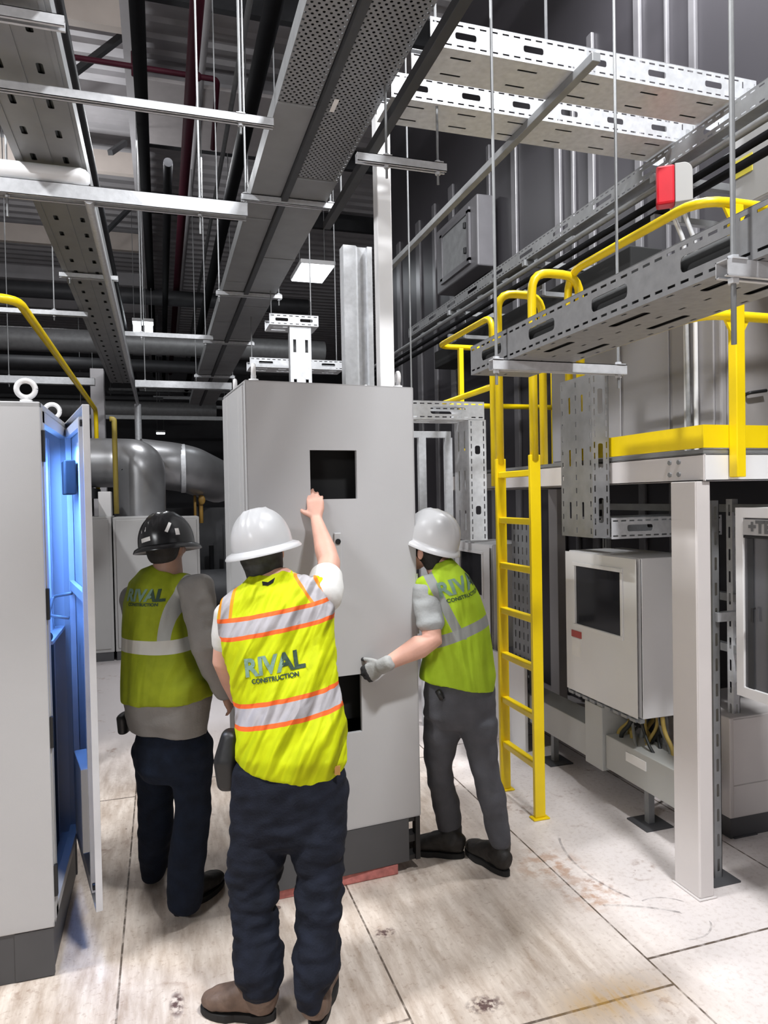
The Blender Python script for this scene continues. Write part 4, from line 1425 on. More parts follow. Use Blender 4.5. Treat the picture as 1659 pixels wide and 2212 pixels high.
def strut_at(label, px0, py0, px1, py1, z, thick=0.041, rods=(), m=galv, tail=0.05, zt=None):
    b = A(px1, py1, 'z', z)
    y = b.y
    x0 = A(px0, py0, 'y', y).x
    return trapeze(label, x0, b.x, y, z + thick / 2, [A(r, 500, 'y', y).x for r in rods], w=thick, h=thick, m=m, tail=tail)


strut_at('long strut hanger crossing the upper left, its right end free', -60, 165, 590, 268, 3.68, 0.041, (525, -30))
strut_at('short strut hanger in the top left corner under the slotted tray', -80, 35, 140, 52, 3.72, 0.045, (-30,))
strut_at('thick strut hanger below the long one, with an unlit tube lamp on it', -60, 405, 533, 458, 3.60, 0.085, (18, 433), tail=0.12)
strut_at('strut hanger behind the yellow rail at left, under the slotted tray', -60, 668, 190, 680, 3.70, 0.05, (112,))
strut_at('far strut hanger under the slotted tray, level with the bright lamps', 128, 592, 255, 602, 3.75, 0.041, (148,))
strut_at('far strut hanger crossing near the two glowing lamps', 270, 722, 460, 730, 3.75, 0.05, (300,))
strut_at('bright far strut hanger above the black hard hat', 292, 822, 500, 835, 3.45, 0.10, (305,))
strut_at('far strut hanger behind the left cabinet', -30, 812, 205, 825, 3.5, 0.10, (10,))
# unlit tube lamp lying along the thick strut
b = A(195, 402, 'z', 3.67)
a = A(-60, 392, 'y', b.y - 0.03)
o = thing('tube_lamp', 'unlit white tube lamp with rounded end above the thick strut at left', 'light', ((a.x + b.x) / 2, b.y, 3.64))
m_ = MB()
yv = b.y - 0.02
rr = 0.055
pth = [V(a.x, yv, 3.702), V(b.x - 0.05, yv, 3.702), V(b.x - 0.02, yv, 3.702), V(b.x, yv, 3.702)]
m_.tube(pth, [rr, rr, rr * 0.85, rr * 0.45], 16)
m_.build('casing', white, o, smooth=True)
# conduit along the aisle
p0, p1 = A(195, 445, 'z', 3.57), A(300, 832, 'z', 3.57)
xm = p0.x
o = MB().tube([V(xm, p0.y - 0.1, 3.57), V(xm, 13.5, 3.57)], 0.028, 12).build('conduit_pipe', galv, smooth=True, angle=50)
tag(o, 'long thin grey conduit running down the hall from the thick strut at left', 'pipe')
o = MB().tube([V(xm, 13.55, 3.57), V(xm, 13.55, 0)], 0.06, 10).build('drop_pipe', galv, smooth=True, angle=50)
tag(o, 'grey vertical pipe at the far end of the thin conduit', 'pipe')

# ------------------------------------------------------------------ roof services
def run(name, label, px, py, z, r, m, y0=-1, y1=26, cat='pipe'):
    x = A(px, py, 'z', z).x
    o = MB().tube([V(x, y0, z), V(x, y1, z)], r, 14).build(name, m, smooth=True, angle=50)
    return tag(o, label, cat), x


o, xmar = run('sprinkler_pipe', 'dark red sprinkler main running down the hall under the roof', 424, 30, 6.3, 0.065, maroon)
run('roof_pipe', 'thick black pipe left of the red sprinkler main', 300, 100, 6.2, 0.07, pipeblk)
run('roof_pipe', 'thick black pipe right of the red sprinkler main, beside the overhead trays', 580, 60, 5.6, 0.075, pipeblk)
run('roof_pipe', 'thin black pipe close on the left of the red sprinkler main, far down the hall', 361, 450, 5.9, 0.055, pipeblk, 9.0)
run('roof_conduit', 'thin grey conduit just left of the overhead trays, high under the roof', 533, 40, 6.6, 0.03, galv_d)
run('roof_conduit', 'thin grey conduit between the thick black pipe and the red main', 425, 250, 7.0, 0.05, deckm)
run('roof_pipe', 'thin dark pipe at upper left, right of the slotted tray', 143, 80, 5.4, 0.035, darkst)
# sprinkler branch with drops
zb = 6.55
pb0, pb1 = A(100, 110, 'z', zb), A(470, 172, 'z', zb)
yb_ = pb1.y
sbh = thing('sprinkler_branch', 'thin red sprinkler branch crossing under the roof deck with an elbow', 'pipe', (pb1.x, yb_, zb))
MB().tube([V(pb0.x - 1.5, yb_, zb), V(pb1.x, yb_, zb), V(pb1.x, yb_ + 0.9, zb - 0.35)], 0.03, 10, bend=0.06).build('pipe_run', maroon, sbh, smooth=True)
for xx in (pb1.x - 0.9, pb1.x - 2.3):
    MB().tube([V(xx, yb_, zb - 0.10), V(xx, yb_, zb + 0.16)], 0.02, 8).build('sprinkler_head', maroon, sbh, smooth=True)
MB().ball((pb1.x - 0.22, yb_, zb), (0.05, 0, 0), (0, 0.05, 0), (0, 0, 0.05)).build('coupling', maroon, sbh, smooth=True)

# roof framing: girder along the hall, beams across, bracing
xg = A(284, 60, 'z', 7.2).x
o = thing('roof_girder', 'grey steel roof girder running down the hall beside the black pipe', 'beam', (xg, 10, 7.0))
m_ = MB()
m_.box((xg - 0.1, -1, 7.0), (xg + 0.1, 30, 7.02))
m_.box((xg - 0.01, -1, 7.02), (xg + 0.01, 30, 7.5))
m_.box((xg - 0.1, -1, 7.5), (xg + 0.1, 30, 7.52))
m_.build('i_beam', deckm, o)
beams = []
for i, (py, h_) in enumerate(((30, 0.42), (190, 0.2), (352, 0.34), (522, 0.36), (600, 0.3), (660, 0.3))):
    yb2 = A(250, py, 'z', 7.3).y
    o = MB().box((-12.9, yb2 - 0.06, 7.12), (xg - 0.03, yb2 + 0.06, 7.12 + h_)).build('roof_beam', cream if i in (0, 2, 3) else deckm)
    tag(o, ('cream' if i in (0, 2, 3) else 'grey') + ' roof beam across the left bay, ' + ['nearest the camera', 'second from the camera', 'third from the camera', 'fourth from the camera', 'fifth from the camera', 'farthest from the camera'][i], 'beam')
for i, py in enumerate((20, 215, 330, 470)):
    yb2 = A(500, py, 'z', 7.5).y
    o = MB().box((xg + 0.03, yb2 - 0.05, 7.45), (XW + 9, yb2 + 0.05, 7.78)).build('roof_purlin', darkst if i != 1 else deckm)
    tag(o, 'roof purlin across the middle bay, ' + ['nearest', 'second nearest', 'third nearest', 'farthest'][i] + ' to the camera', 'beam')
for i, (a_, b_) in enumerate((((272, 72), (150, 165)), ((270, 308), (238, 330)), ((300, 430), (230, 500)))):
    pa, pb = A(*a_, 'z', 7.4), A(*b_, 'z', 6.9)
    o = MB().bar(pa, pb, 0.07, 0.07).build('roof_brace', darkst)
    tag(o, 'diagonal dark brace under the roof at left, ' + ['nearest', 'middle', 'farthest'][i] + ' of three', 'brace')
# added pale sheet, its colour standing in for a lit patch of deck
for i, (xa_, xb_, za_) in enumerate(((315, 405, 7.0),)):
    pa, pb = A(317, 172, 'z', za_), A(412, 172, 'z', za_)
    pc = A(360, 315, 'z', za_)
    o = MB().box((pa.x, pa.y, za_), (pb.x + 1.7, pc.y, za_ + 0.05)).build('lit_deck_sheet', mat('lit_deck_tone', (0.40, 0.37, 0.37), 0.6), bevel=0.01)
    tag(o, 'added pale sheet painted as lit roof deck behind the red sprinkler main', 'panel')

# round ducts across the far hall
for i, (py, px, y, r, m) in enumerate(((742, 0, 14.0, 0.20, galv_d), (790, 0, 17.0, 0.14, darkst), (640, 0, 15.5, 0.16, darkst), (885, 0, 20.0, 0.22, galv_d))):
    p = A(300, py, 'y', y)
    o = MB().tube([V(-12.5, y, p.z), V(3.2 if i != 3 else 1.5, y, p.z)], r, 18).build('round_duct', m, smooth=True, angle=50)
    tag(o, 'round duct crossing the far hall, ' + ['pale one behind the two glowing lamps', 'dark one just below the pale duct', 'dark one highest up', 'lowest, just above the silver pipes'][i], 'duct')
# pipes and struts in the dark background
rnd = random.Random(3)
for i in range(9):
    y = 16 + i * 1.3
    x = -6 + rnd.random() * 7
    L_ = 1.5 + rnd.random() * 3
    T_ = trapeze('dim strut bar in the dark far end of the hall', x, x + L_, y, 3.5 + 0.3 * i if i % 4 else 3.6 + rnd.random() * 2.5, (x + 0.1, x + L_ - 0.1), w=0.09, h=0.09, m=galv_d if i % 2 else darkst)
    T_['group'] = 'dim bars far down the hall'

# vertical column far left
pcx = A(212, 880, 'y', 12.0)
o = MB().box((pcx.x - 0.10, 11.9, 0), (pcx.x + 0.10, 12.1, 3.9)).build('steel_column', deckm, bevel=0.01)
tag(o, 'grey steel column far down the hall, just right of the open cabinet door', 'column')

# ------------------------------------------------------------------ silver pipework and pale cabinets in the background
SY = 9.6
sp = thing('insulated_pipe', 'large silver clad pipe with bends beyond the man in the black hat', 'pipe', A(330, 1000, 'y', SY))
ps = [A(150, 1000, 'y', SY), A(262, 1000, 'y', SY), A(300, 1010, 'y', SY - 0.3), A(303, 1120, 'y', SY - 0.35)]
MB().tube([ps[0], A(262, 1000, 'y', SY), A(302, 1002, 'y', SY - 0.1), A(304, 1130, 'y', SY - 0.1)], 0.31, 24, bend=0.30, seg=8).build('elbow', silver, sp, smooth=True, angle=50)
MB().tube([A(300, 1000, 'y', SY + 0.5), A(400, 1010, 'y', SY + 0.6), A(470, 1040, 'y', SY + 1.6)], 0.33, 24, bend=0.35, seg=8).build('branch', silver, sp, smooth=True, angle=50)
pj = A(395, 1012, 'y', SY + 0.6)
MB().tube([pj + V(-0.03, 0, 0), pj + V(0.03, 0, 0)], 0.338, 24).build('clamp_band', galv, sp, smooth=True, angle=50)
yp = A(249, 1000, 'y', SY - 0.8)
o = MB().tube([V(yp.x - 0.05, SY - 0.8, A(240, 905, 'y', SY - 0.8).z), V(yp.x, SY - 0.8, A(240, 905, 'y', SY - 0.8).z), V(yp.x, SY - 0.8, A(249, 1110, 'y', SY - 0.8).z)], 0.03, 10, bend=0.1).build('gas_pipe', mat('dull_yellow', (0.34, 0.26, 0.05), 0.5), smooth=True)
tag(o, 'thin dull yellow pipe in front of the silver pipe bend', 'pipe')
BY = 8.6
for i, (pxa, pxb) in enumerate(((150, 240), (243, 340), (343, 430))):
    a, b = A(pxa, 1118, 'y', BY), A(pxb, 1118, 'y', BY)
    o = thing('floor_cabinet', ['left one', 'middle one', 'right one'][i] + ' of the pale grey cabinets behind the man in the black hat', 'cabinet', ((a.x + b.x) / 2, BY + 0.3, 0))
    MB().box((a.x, BY, 0.10), (b.x, BY + 0.6, a.z)).build('body', beigeg, o, bevel=0.008)
    MB().box((a.x + 0.03, BY - 0.012, 0.14), (b.x - 0.03, BY, a.z - 0.03)).build('door', beigeg, o, bevel=0.005)
    MB().box((a.x + 0.01, BY + 0.01, 0), (b.x - 0.01, BY + 0.59, 0.10)).build('plinth', plinthm, o)
bb0 = A(212, 1085, 'y', BY + 0.2)
o = MB().box((bb0.x, BY + 0.2, A(212, 1117, 'y', BY + 0.2).z), (bb0.x + 0.14, BY + 0.4, A(212, 1062, 'y', BY + 0.2).z)).build('junction_box', white, bevel=0.006)
tag(o, 'small white box standing on the pale cabinets beside the silver pipe', 'box')
# dark pump skid behind the man in the black hat
pk = thing('pump_skid', 'dark machinery skid between the man in the black hat and the tall cabinet', 'machine', A(440, 1340, 'y', 10.0))
base = A(440, 1250, 'y', 10.0)
MB().box((base.x - 0.5, 10.0, 0.0), (base.x + 0.7, 11.2, 0.25)).build('base_frame', darkst, pk, bevel=0.02)
MB().tube([V(base.x - 0.3, 10.3, 0.55), V(base.x + 0.5, 10.3, 0.55)], 0.28, 20).build('motor', darkst, pk, smooth=True, angle=40)
for i in range(6):
    x = base.x - 0.45 + i * 0.2
    MB().tube([V(x, 10.6, 0.2), V(x, 10.6, 1.15 + 0.3 * (i % 3))], 0.035, 10).build('riser', pipeblk if i % 2 else darkst, pk, smooth=True)
for i, px in enumerate((421, 434)):
    q = A(px, 1085, 'y', 10.55)
    MB().tube([q + V(0, 0, -0.3), q + V(0, 0, 0.10)], 0.03 if i else 0.02, 10).build('gauge_pipe', mat('amber_pipe', (0.35, 0.20, 0.04), 0.5), pk, smooth=True)
MB().ball(A(436, 1080, 'y', 10.5), (0.05, 0, 0), (0, 0.03, 0), (0, 0, 0.07)).build('gauge', mat('amber_pipe', (0.35, 0.20, 0.04), 0.5), pk, smooth=True)
MB().ball(A(402, 1053, 'y', 10.5), (0.04, 0, 0), (0, 0.03, 0), (0, 0, 0.04)).build('valve_wheel', woodred, pk, smooth=True)
MB().box((base.x - 0.6, 11.0, 0.2), (base.x + 0.8, 11.1, 1.7)).build('back_panel', darkst, pk)

# yellow guard rail at left behind the open cabinet
p0 = A(36, 645, 'z', 3.045)
gl = thing('guard_rail', 'yellow guard rail behind the open cabinet at the left edge', 'railing', (p0.x, p0.y + 2, 1.985))
MB().tube([V(p0.x - 1.6, p0.y, 3.045), V(p0.x, p0.y, 3.045), V(p0.x, 10.2, 3.045), V(p0.x, 10.2, 1.986)], 0.028, 12, bend=0.16).build('top_rail', yellow, gl, smooth=True)
for xx in (p0.x - 1.5, p0.x - 0.9):
    MB().box((xx - 0.02, p0.y - 0.02, 1.985), (xx + 0.02, p0.y + 0.02, 3.03)).build('post', yellow, gl)
pl2 = thing('access_platform', 'platform under the yellow guard rail at the left, hidden behind the open cabinet', 'platform', (p0.x - 0.9, p0.y + 2.6, 0))
MB().box((p0.x - 1.7, p0.y - 0.03, 1.86), (p0.x + 0.03, 10.25, 1.985)).build('deck', darkst, pl2)
for x, yy in ((p0.x - 0.1, p0.y + 0.1), (p0.x - 0.1, 10.1), (p0.x - 1.6, p0.y + 0.1), (p0.x - 1.6, 10.1)):
    MB().box((x - 0.05, yy - 0.05, 0), (x + 0.05, yy + 0.05, 1.86)).build('column', darkst, pl2)

slot_fill_in('added black strands in the slotted tray at the upper left, darkening its slots', (xe0 + 0.02, 1.65, LZ + 0.003), (xe0 + 0.02, 12.4, LZ + 0.003), W_ - 0.04, (1, 0, 0), (0, 0, 1), 8)
slot_fill_in('added black strands in the left wide overhead tray, darkening its perforations', (xl + 0.01, 1.55, TZC + 0.003), (xl + 0.01, 14.9, TZC + 0.003), xm0 - xl - 0.02, (1, 0, 0), (0, 0, 1), 6)
slot_fill_in('added black strands in the right wide overhead tray, darkening its perforations', (xm1 + 0.01, 1.55, TZC + 0.003), (xm1 + 0.01, 14.9, TZC + 0.003), xr_ - xm1 - 0.02, (1, 0, 0), (0, 0, 1), 6)
# ------------------------------------------------------------------ people
skin = mat('skin', (0.62, 0.34, 0.26), 0.55, 0, 0.08, 12, 0.05, 80)
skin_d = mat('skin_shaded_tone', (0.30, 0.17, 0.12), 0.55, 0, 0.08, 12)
hairm = mat('dark_hair', (0.012, 0.010, 0.010), 0.7, 0, 0.3, 60, 0.4, 120)
bandm = mat('dark_bandana', (0.022, 0.023, 0.028), 0.7, 0, 0.75, 26, 0.15, 60)
denim = mat('dark_navy_denim', (0.008, 0.010, 0.018), 0.9, 0, 0.3, 18, 0.25, 140, spec=0.25)
denim2 = mat('navy_denim', (0.006, 0.010, 0.021), 0.9, 0, 0.3, 18, 0.25, 140, spec=0.25)
greytr = mat('charcoal_trousers', (0.075, 0.076, 0.088), 0.85, 0, 0.15, 14, 0.2, 140)
tee = mat('white_tshirt', (0.66, 0.65, 0.63), 0.85, 0, 0.04, 10, 0.1, 100)
greysh = mat('grey_shirt', (0.20, 0.19, 0.18), 0.85, 0, 0.1, 10, 0.2, 100)
greytee = mat('grey_tshirt', (0.33, 0.34, 0.34), 0.85, 0, 0.08, 10, 0.2, 100)
hatw = mat('white_hard_hat', (0.56, 0.56, 0.57), 0.30, 0, 0.02, 3)
hatb = mat('black_hard_hat', (0.012, 0.012, 0.013), 0.25)
bootbr = mat('brown_leather', (0.14, 0.09, 0.065), 0.65, 0, 0.3, 22, 0.3, 60)
bootbk = mat('dark_leather', (0.016, 0.013, 0.011), 0.6, 0, 0.3, 22, 0.2, 60)
solem = mat('boot_sole', (0.014, 0.013, 0.013), 0.8)
glovem = mat('work_glove', (0.33, 0.33, 0.32), 0.8, 0, 0.12, 20, 0.2, 100)
gloved = mat('glove_coating', (0.02, 0.02, 0.022), 0.6)
inkg = mat('print_grey_green', (0.16, 0.26, 0.20), 0.7)
inkd = mat('print_dark_green', (0.02, 0.05, 0.03), 0.7)
refl = (0.42, 0.40, 0.42)


def vest_material(name, base, dark, bands, fold_deg=24, fold_amt=0.85):
    """bands: list of (kind, ...) in cloth coordinates (u across, v up)"""
    m = bpy.data.materials.new(name)
    m.use_nodes = True
    n = N(m)
    nt = m.node_tree
    b = nt.nodes['Principled BSDF']
    at = nt.nodes.new('ShaderNodeAttribute')
    at.attribute_name = 'cloth'
    sp = nt.nodes.new('ShaderNodeSeparateXYZ')
    n.link(at.outputs['Vector'], sp.inputs[0])
    u, v = sp.outputs[0], sp.outputs[1]
    nz = n.noise(at.outputs['Vector'], 9, 4)
    col = n.mix(n.ramp(nz, 0.35, 0.7), base, dark)
    for bd in bands:
        if bd[0] == 'h':      # horizontal band: centre, slope, half, edge, edge colour, colour[, u limits]
            _, c, sl, half, edge, ecol, bcol = bd[:7]
            d = n.math('ABSOLUTE', n.math('SUBTRACT', v, n.math('ADD', n.math('MULTIPLY', u, sl), c)))
            if edge:
                col = n.mix(n.math('LESS_THAN', d, half + edge), col, ecol)
            col = n.mix(n.math('LESS_THAN', d, half), col, bcol)
        else:                 # vertical strap: centre, slope, curve, half, edge, edge colour, colour, v0, v1, vslope
            _, c, sl, cv, half, edge, ecol, bcol, v0, v1, vs = bd
            cc = n.math('ADD', n.math('ADD', n.math('MULTIPLY', v, sl), c), n.math('MULTIPLY', n.math('MULTIPLY', v, v), cv))
            d = n.math('ABSOLUTE', n.math('SUBTRACT', u, cc))
            lim = n.band(n.math('SUBTRACT', v, n.math('MULTIPLY', u, vs)), v0, v1)
            if edge:
                col = n.mix(n.math('MULTIPLY', lim, n.math('LESS_THAN', d, half + edge)), col, ecol)
            col = n.mix(n.math('MULTIPLY', lim, n.math('LESS_THAN', d, half)), col, bcol)
    n.link(col, b.inputs['Base Color'])
    b.inputs['Roughness'].default_value = 0.7
    b.inputs['Specular IOR Level'].default_value = 0.2
    mp = nt.nodes.new('ShaderNodeMapping')
    mp.inputs['Rotation'].default_value = (0, 0, math.radians(fold_deg))
    n.link(at.outputs['Vector'], mp.inputs[0])
    m2 = nt.nodes.new('ShaderNodeMapping')
    m2.inputs['Scale'].default_value = (15, 3.0, 1)
    n.link(mp.outputs[0], m2.inputs[0])
    crease = n.noise(m2.outputs[0], 1.0, 1.5, 0.4)
    b2 = nt.nodes.new('ShaderNodeBump')
    b2.inputs['Strength'].default_value = fold_amt
    b2.inputs['Distance'].default_value = 0.055
    n.link(n.ramp(crease, 0.30, 0.72), b2.inputs['Height'])
    wv = n.noise(at.outputs['Vector'], 260, 2)
    bp = nt.nodes.new('ShaderNodeBump')
    bp.inputs['Strength'].default_value = 0.15
    bp.inputs['Distance'].default_value = 0.003
    n.link(wv, bp.inputs['Height'])
    n.link(b2.outputs[0], bp.inputs['Normal'])
    n.link(bp.outputs[0], b.inputs['Normal'])
    return m


def organic(name, mb, voxel, m, parent, smooth=4, disp=None, frame=None, cut=None):
    """fuse overlapping closed shapes into one smooth surface"""
    me = bpy.data.meshes.new('tmp')
    me.from_pydata([tuple(p) for p in mb.v], [], mb.f)
    bm = bmesh.new()
    bm.from_mesh(me)
    bmesh.ops.recalc_face_normals(bm, faces=bm.faces)
    bm.to_mesh(me)
    bm.free()
    o = bpy.data.objects.new('tmp', me)
    COL.objects.link(o)
    md = o.modifiers.new('r', 'REMESH')
    md.mode = 'VOXEL'
    md.voxel_size = voxel
    dg = bpy.context.evaluated_depsgraph_get()
    m2 = bpy.data.meshes.new_from_object(o.evaluated_get(dg))
    bpy.data.objects.remove(o)
    bpy.data.meshes.remove(me)
    bm = bmesh.new()
    bm.from_mesh(m2)
    for _ in range(smooth):
        bmesh.ops.smooth_vert(bm, verts=bm.verts, factor=0.5, use_axis_x=True, use_axis_y=True, use_axis_z=True)
    bm.normal_update()
    if disp:
        ds = [disp(v.co, v.normal) for v in bm.verts]
        for v, d in zip(bm.verts, ds):
            v.co = v.co + v.normal * d
        bm.normal_update()
    L = ORIG[parent.name]
    bvh = BVHTree.FromBMesh(bm)
    if frame:
        ref, la, up = frame
        cl = [((v.co - ref).dot(la), (v.co - ref).dot(up), 0.0) for v in bm.verts]
    for v in bm.verts:
        v.co = v.co - L
    bm.to_mesh(m2)
    bm.free()
    if frame:
        at = m2.attributes.new('cloth', 'FLOAT_VECTOR', 'POINT')
        at.data.foreach_set('vector', [x for c in cl for x in c])
    m2.polygons.foreach_set('use_smooth', [True] * len(m2.polygons))
    m2.materials.clear()
    m2.materials.append(m)
    m2.name = name
    ob = bpy.data.objects.new(name, m2)
    COL.objects.link(ob)
    ob.parent = parent
    ORIG[ob.name] = L
    return ob, bvh


def wrinkle(amp, sc, seed, st=(1, 1, 1), rot=None):
    off = Vector((seed * 3.1, seed * 1.7, seed * 2.3))

    def f(p, n):
        q = rot @ p if rot else p
        q = Vector((q.x * st[0], q.y * st[1], q.z * st[2])) * sc + off
        a = noise.noise(q)
        return amp * (a + 0.5 * noise.noise(q * 2.1))
    return f


def px(p, d):
    return p * d / FPX


def lofts(mb, rows, lat, n=28, power=2.2, rc=True):
    """rows: (x, y, half width in px, distance, half depth in m)"""
    mb.loft([(D(x, y, d), px(hw, d), hd) for x, y, hw, d, hd in rows], lat, n, power, rc)


def limb(mb, pts, n=18):
    """pts: (point, radius): tapered limb"""
    mb.loft([(p, r, r) for p, r in pts], (pts[-1][0] - pts[0][0]).orthogonal(), n, 2.0, True)


def hand(mb, w, f, nb, s, curl, spread=0.012, sc=1.0, thumb=(0.75, 0.55), thick=1.0):
    """w wrist, f finger direction, nb back-of-hand normal, s thumb side"""
    f = f.normalized()
    s = (s - f * s.dot(f)).normalized()
    nb = (nb - f * nb.dot(f) - s * nb.dot(s)).normalized()
    mb.loft([(w - f * 0.02 * sc, 0.024 * sc, 0.019 * sc), (w + f * 0.012 * sc, 0.028 * sc, 0.018 * sc), (w + f * 0.045 * sc, 0.039 * sc, 0.016 * sc * thick), (w + f * 0.082 * sc, 0.041 * sc, 0.0135 * sc * thick)], s, 18, 2.4)
    tips = []
    for k, (ln, o) in enumerate(((0.92, 0.030), (1.0, 0.010), (0.94, -0.010), (0.76, -0.029))):
        p = w + f * (0.078 - 0.006 * abs(k - 1)) * sc + s * o * sc
        d = (f + s * (o * spread * 20)).normalized()
        r = (0.0092 if k < 3 else 0.0080) * sc * thick
        pts = [(p - d * 0.012 * sc, r)]
        ax = d.cross(nb).normalized()
        a = 0
        c = curl[k]
        for sg, cc in ((0.044, c[0]), (0.027, c[1]), (0.021, c[2])):
            a += cc
            dd = Matrix.Rotation(-a, 3, ax) @ d
            pts.append((p, r * 1.04))
            p = p + dd * sg * ln * sc
            r *= 0.94
        pts.append((p, r * 0.85))
        limb(mb, pts, 12)
        tips.append(p)
    p = w + f * 0.020 * sc + s * 0.028 * sc
    td = (f * thumb[0] + s * thumb[1] - nb * 0.25).normalized()
    pts = [(p - td * 0.012 * sc, 0.0125 * sc)]
    pts.append((p + td * 0.022 * sc, 0.0125 * sc))
    td2 = (td + f * 0.35).normalized()
    p2 = p + td * 0.040 * sc
    pts.append((p2, 0.0105 * sc))
    pts.append((p2 + td2 * 0.028 * sc, 0.0095 * sc))
    pts.append((p2 + td2 * 0.050 * sc, 0.0072 * sc))
    limb(mb, pts, 12)
    return tips


def head(mb, c, fwd, up, sc=1.0):
    """skull, jaw, nose, ears, brow, lips fused with the body"""
    fwd = fwd.normalized()
    up = (up - fwd * up.dot(fwd)).normalized()
    rt = fwd.cross(up)
    mb.ball(c + up * 0.03 * sc - fwd * 0.012 * sc, rt * 0.077 * sc, fwd * 0.098 * sc, up * 0.092 * sc, 22, 16)
    mb.loft([(c - up * 0.005 * sc + fwd * 0.025 * sc, 0.068 * sc, 0.066 * sc), (c - up * 0.05 * sc + fwd * 0.035 * sc, 0.058 * sc, 0.056 * sc), (c - up * 0.085 * sc + fwd * 0.05 * sc, 0.036 * sc, 0.034 * sc)], rt, 20)
    mb.loft([(c + up * 0.02 * sc + fwd * 0.085 * sc, 0.009 * sc, 0.009 * sc), (c - up * 0.012 * sc + fwd * 0.102 * sc, 0.013 * sc, 0.013 * sc), (c - up * 0.026 * sc + fwd * 0.098 * sc, 0.016 * sc, 0.011 * sc)], rt, 12)
    mb.ball(c + up * 0.032 * sc + fwd * 0.080 * sc, rt * 0.05 * sc, fwd * 0.012 * sc, up * 0.010 * sc, 12, 8)
    for z_, w_ in ((-0.051, 0.024), (-0.060, 0.021)):
        mb.ball(c + up * z_ * sc + fwd * 0.088 * sc, rt * w_ * sc, fwd * 0.008 * sc, up * 0.006 * sc, 12, 8)
    for q in (-1, 1):
        mb.ball(c + rt * q * 0.079 * sc - up * 0.012 * sc - fwd * 0.005 * sc, rt * 0.010 * sc, fwd * 0.018 * sc + up * 0.004, up * 0.032 * sc, 12, 8)
        mb.ball(c + rt * q * 0.045 * sc - up * 0.02 * sc + fwd * 0.062 * sc, rt * 0.02 * sc, fwd * 0.018 * sc, up * 0.018 * sc, 10, 8)
    return rt, up


def eyes(parent, c, fwd, up, sc=1.0):
    rt = fwd.cross(up)
    for q in (-1, 1):
        mb = MB()
        mb.ball(c + rt * q * 0.031 * sc + up * 0.016 * sc + fwd * 0.078 * sc, rt * 0.013 * sc, fwd * 0.010 * sc, up * 0.008 * sc, 14, 10)
        e = mb.build('eye', mat('eye_white', (0.7, 0.68, 0.66), 0.3), parent, smooth=True)
        MB().ball(c + rt * q * 0.031 * sc + up * 0.016 * sc + fwd * 0.086 * sc, rt * 0.006 * sc, fwd * 0.003 * sc, up * 0.006 * sc, 12, 8).build('iris', black, e, smooth=True)


def hard_hat(parent, c, up, fwd, m, rx=0.118, ry=0.142, h=0.150, brim=0.032, peak=0.03, ridges=True, droop=0.016):
    up = up.normalized()
    fwd = (fwd - up * fwd.dot(up)).normalized()
    rt = fwd.cross(up)
    prof = []
    for k in range(15):
        t = k / 14 * math.pi / 2
        prof.append((math.sin(t) ** 0.92, h * math.cos(t)))
    nseg = 48
    rings = []

    def pos(r_, z_, a, ext=0.0, dz=0.0):
        ex = 1.0
        ca, sa = math.cos(a), math.sin(a)
        e = ext * (1.0 + (peak / max(brim, 1e-4)) * max(0, sa) ** 3) if ext else 0
        bump = 0
        if ridges and 0.15 < z_ / h < 0.97 and r_ < 0.985:
            for off in (0.0, 0.30, -0.30):
                x_ = ca * r_
                wgt = math.exp(-((x_ - off) / 0.055) ** 2)
                bump = max(bump, wgt * 0.005 * min(1, (z_ / h - 0.15) / 0.2))
        p = c + rt * ca * (r_ * rx + e) + fwd * sa * (r_ * ry + e) + up * (z_ + dz)
        dirn = (rt * ca * r_ + fwd * sa * r_ + up * (z_ / h)).normalized() if (r_ or z_) else up
        return p + dirn * bump
    outer = [(r_, z_, 0, 0) for r_, z_ in prof[1:]] + [(1.0, -0.012, 0, 0), (1.0, -0.016, brim * 0.3, 0), (1.0, -0.018, brim * 0.75, -0.25 * droop), (1.0, -0.018, brim, -droop), (1.0, -0.022, brim, -droop), (1.0, -0.022, brim * 0.6, -0.2 * droop), (0.97, -0.018, 0, 0)]
    inner = [(r_ * 0.97, z_ * 0.97, 0, 0) for r_, z_ in prof[::-1][:-1]]
    for r_, z_, e, dz in outer + inner:
        rings.append([pos(r_, z_, 2 * math.pi * k / nseg, e, dz) for k in range(nseg)])
    mb = MB().skin(rings, cap=True)
    return mb.build('hard_hat', m, parent, smooth=True, angle=60), (c, rt, fwd, up, rx, ry, h)


def sticker(parent, fr, m, az, el, w, hgt, roll=0.0):
    c, rt, fwd, up, rx, ry, h = fr
    mb = MB()
    vs, nn = [], 7
    for j in range(nn):
        for i in range(nn):
            a0, b0 = (i / (nn - 1) - 0.5) * w, (j / (nn - 1) - 0.5) * hgt
            a = a0 * math.cos(roll) - b0 * math.sin(roll)
            b = a0 * math.sin(roll) + b0 * math.cos(roll)
            A_, E_ = az + a / 0.13 / max(0.3, math.cos(el)), el + b / 0.14
            d = rt * math.cos(A_) * math.cos(E_) * rx + fwd * math.sin(A_) * math.cos(E_) * ry + up * math.sin(E_) * h
            vs.append(c + d * 1.012)
    fs = [(j * nn + i, j * nn + i + 1, (j + 1) * nn + i + 1, (j + 1) * nn + i) for j in range(nn - 1) for i in range(nn - 1)]
    mb.add(vs, fs)
    return mb.build('sticker', m, parent, smooth=True)


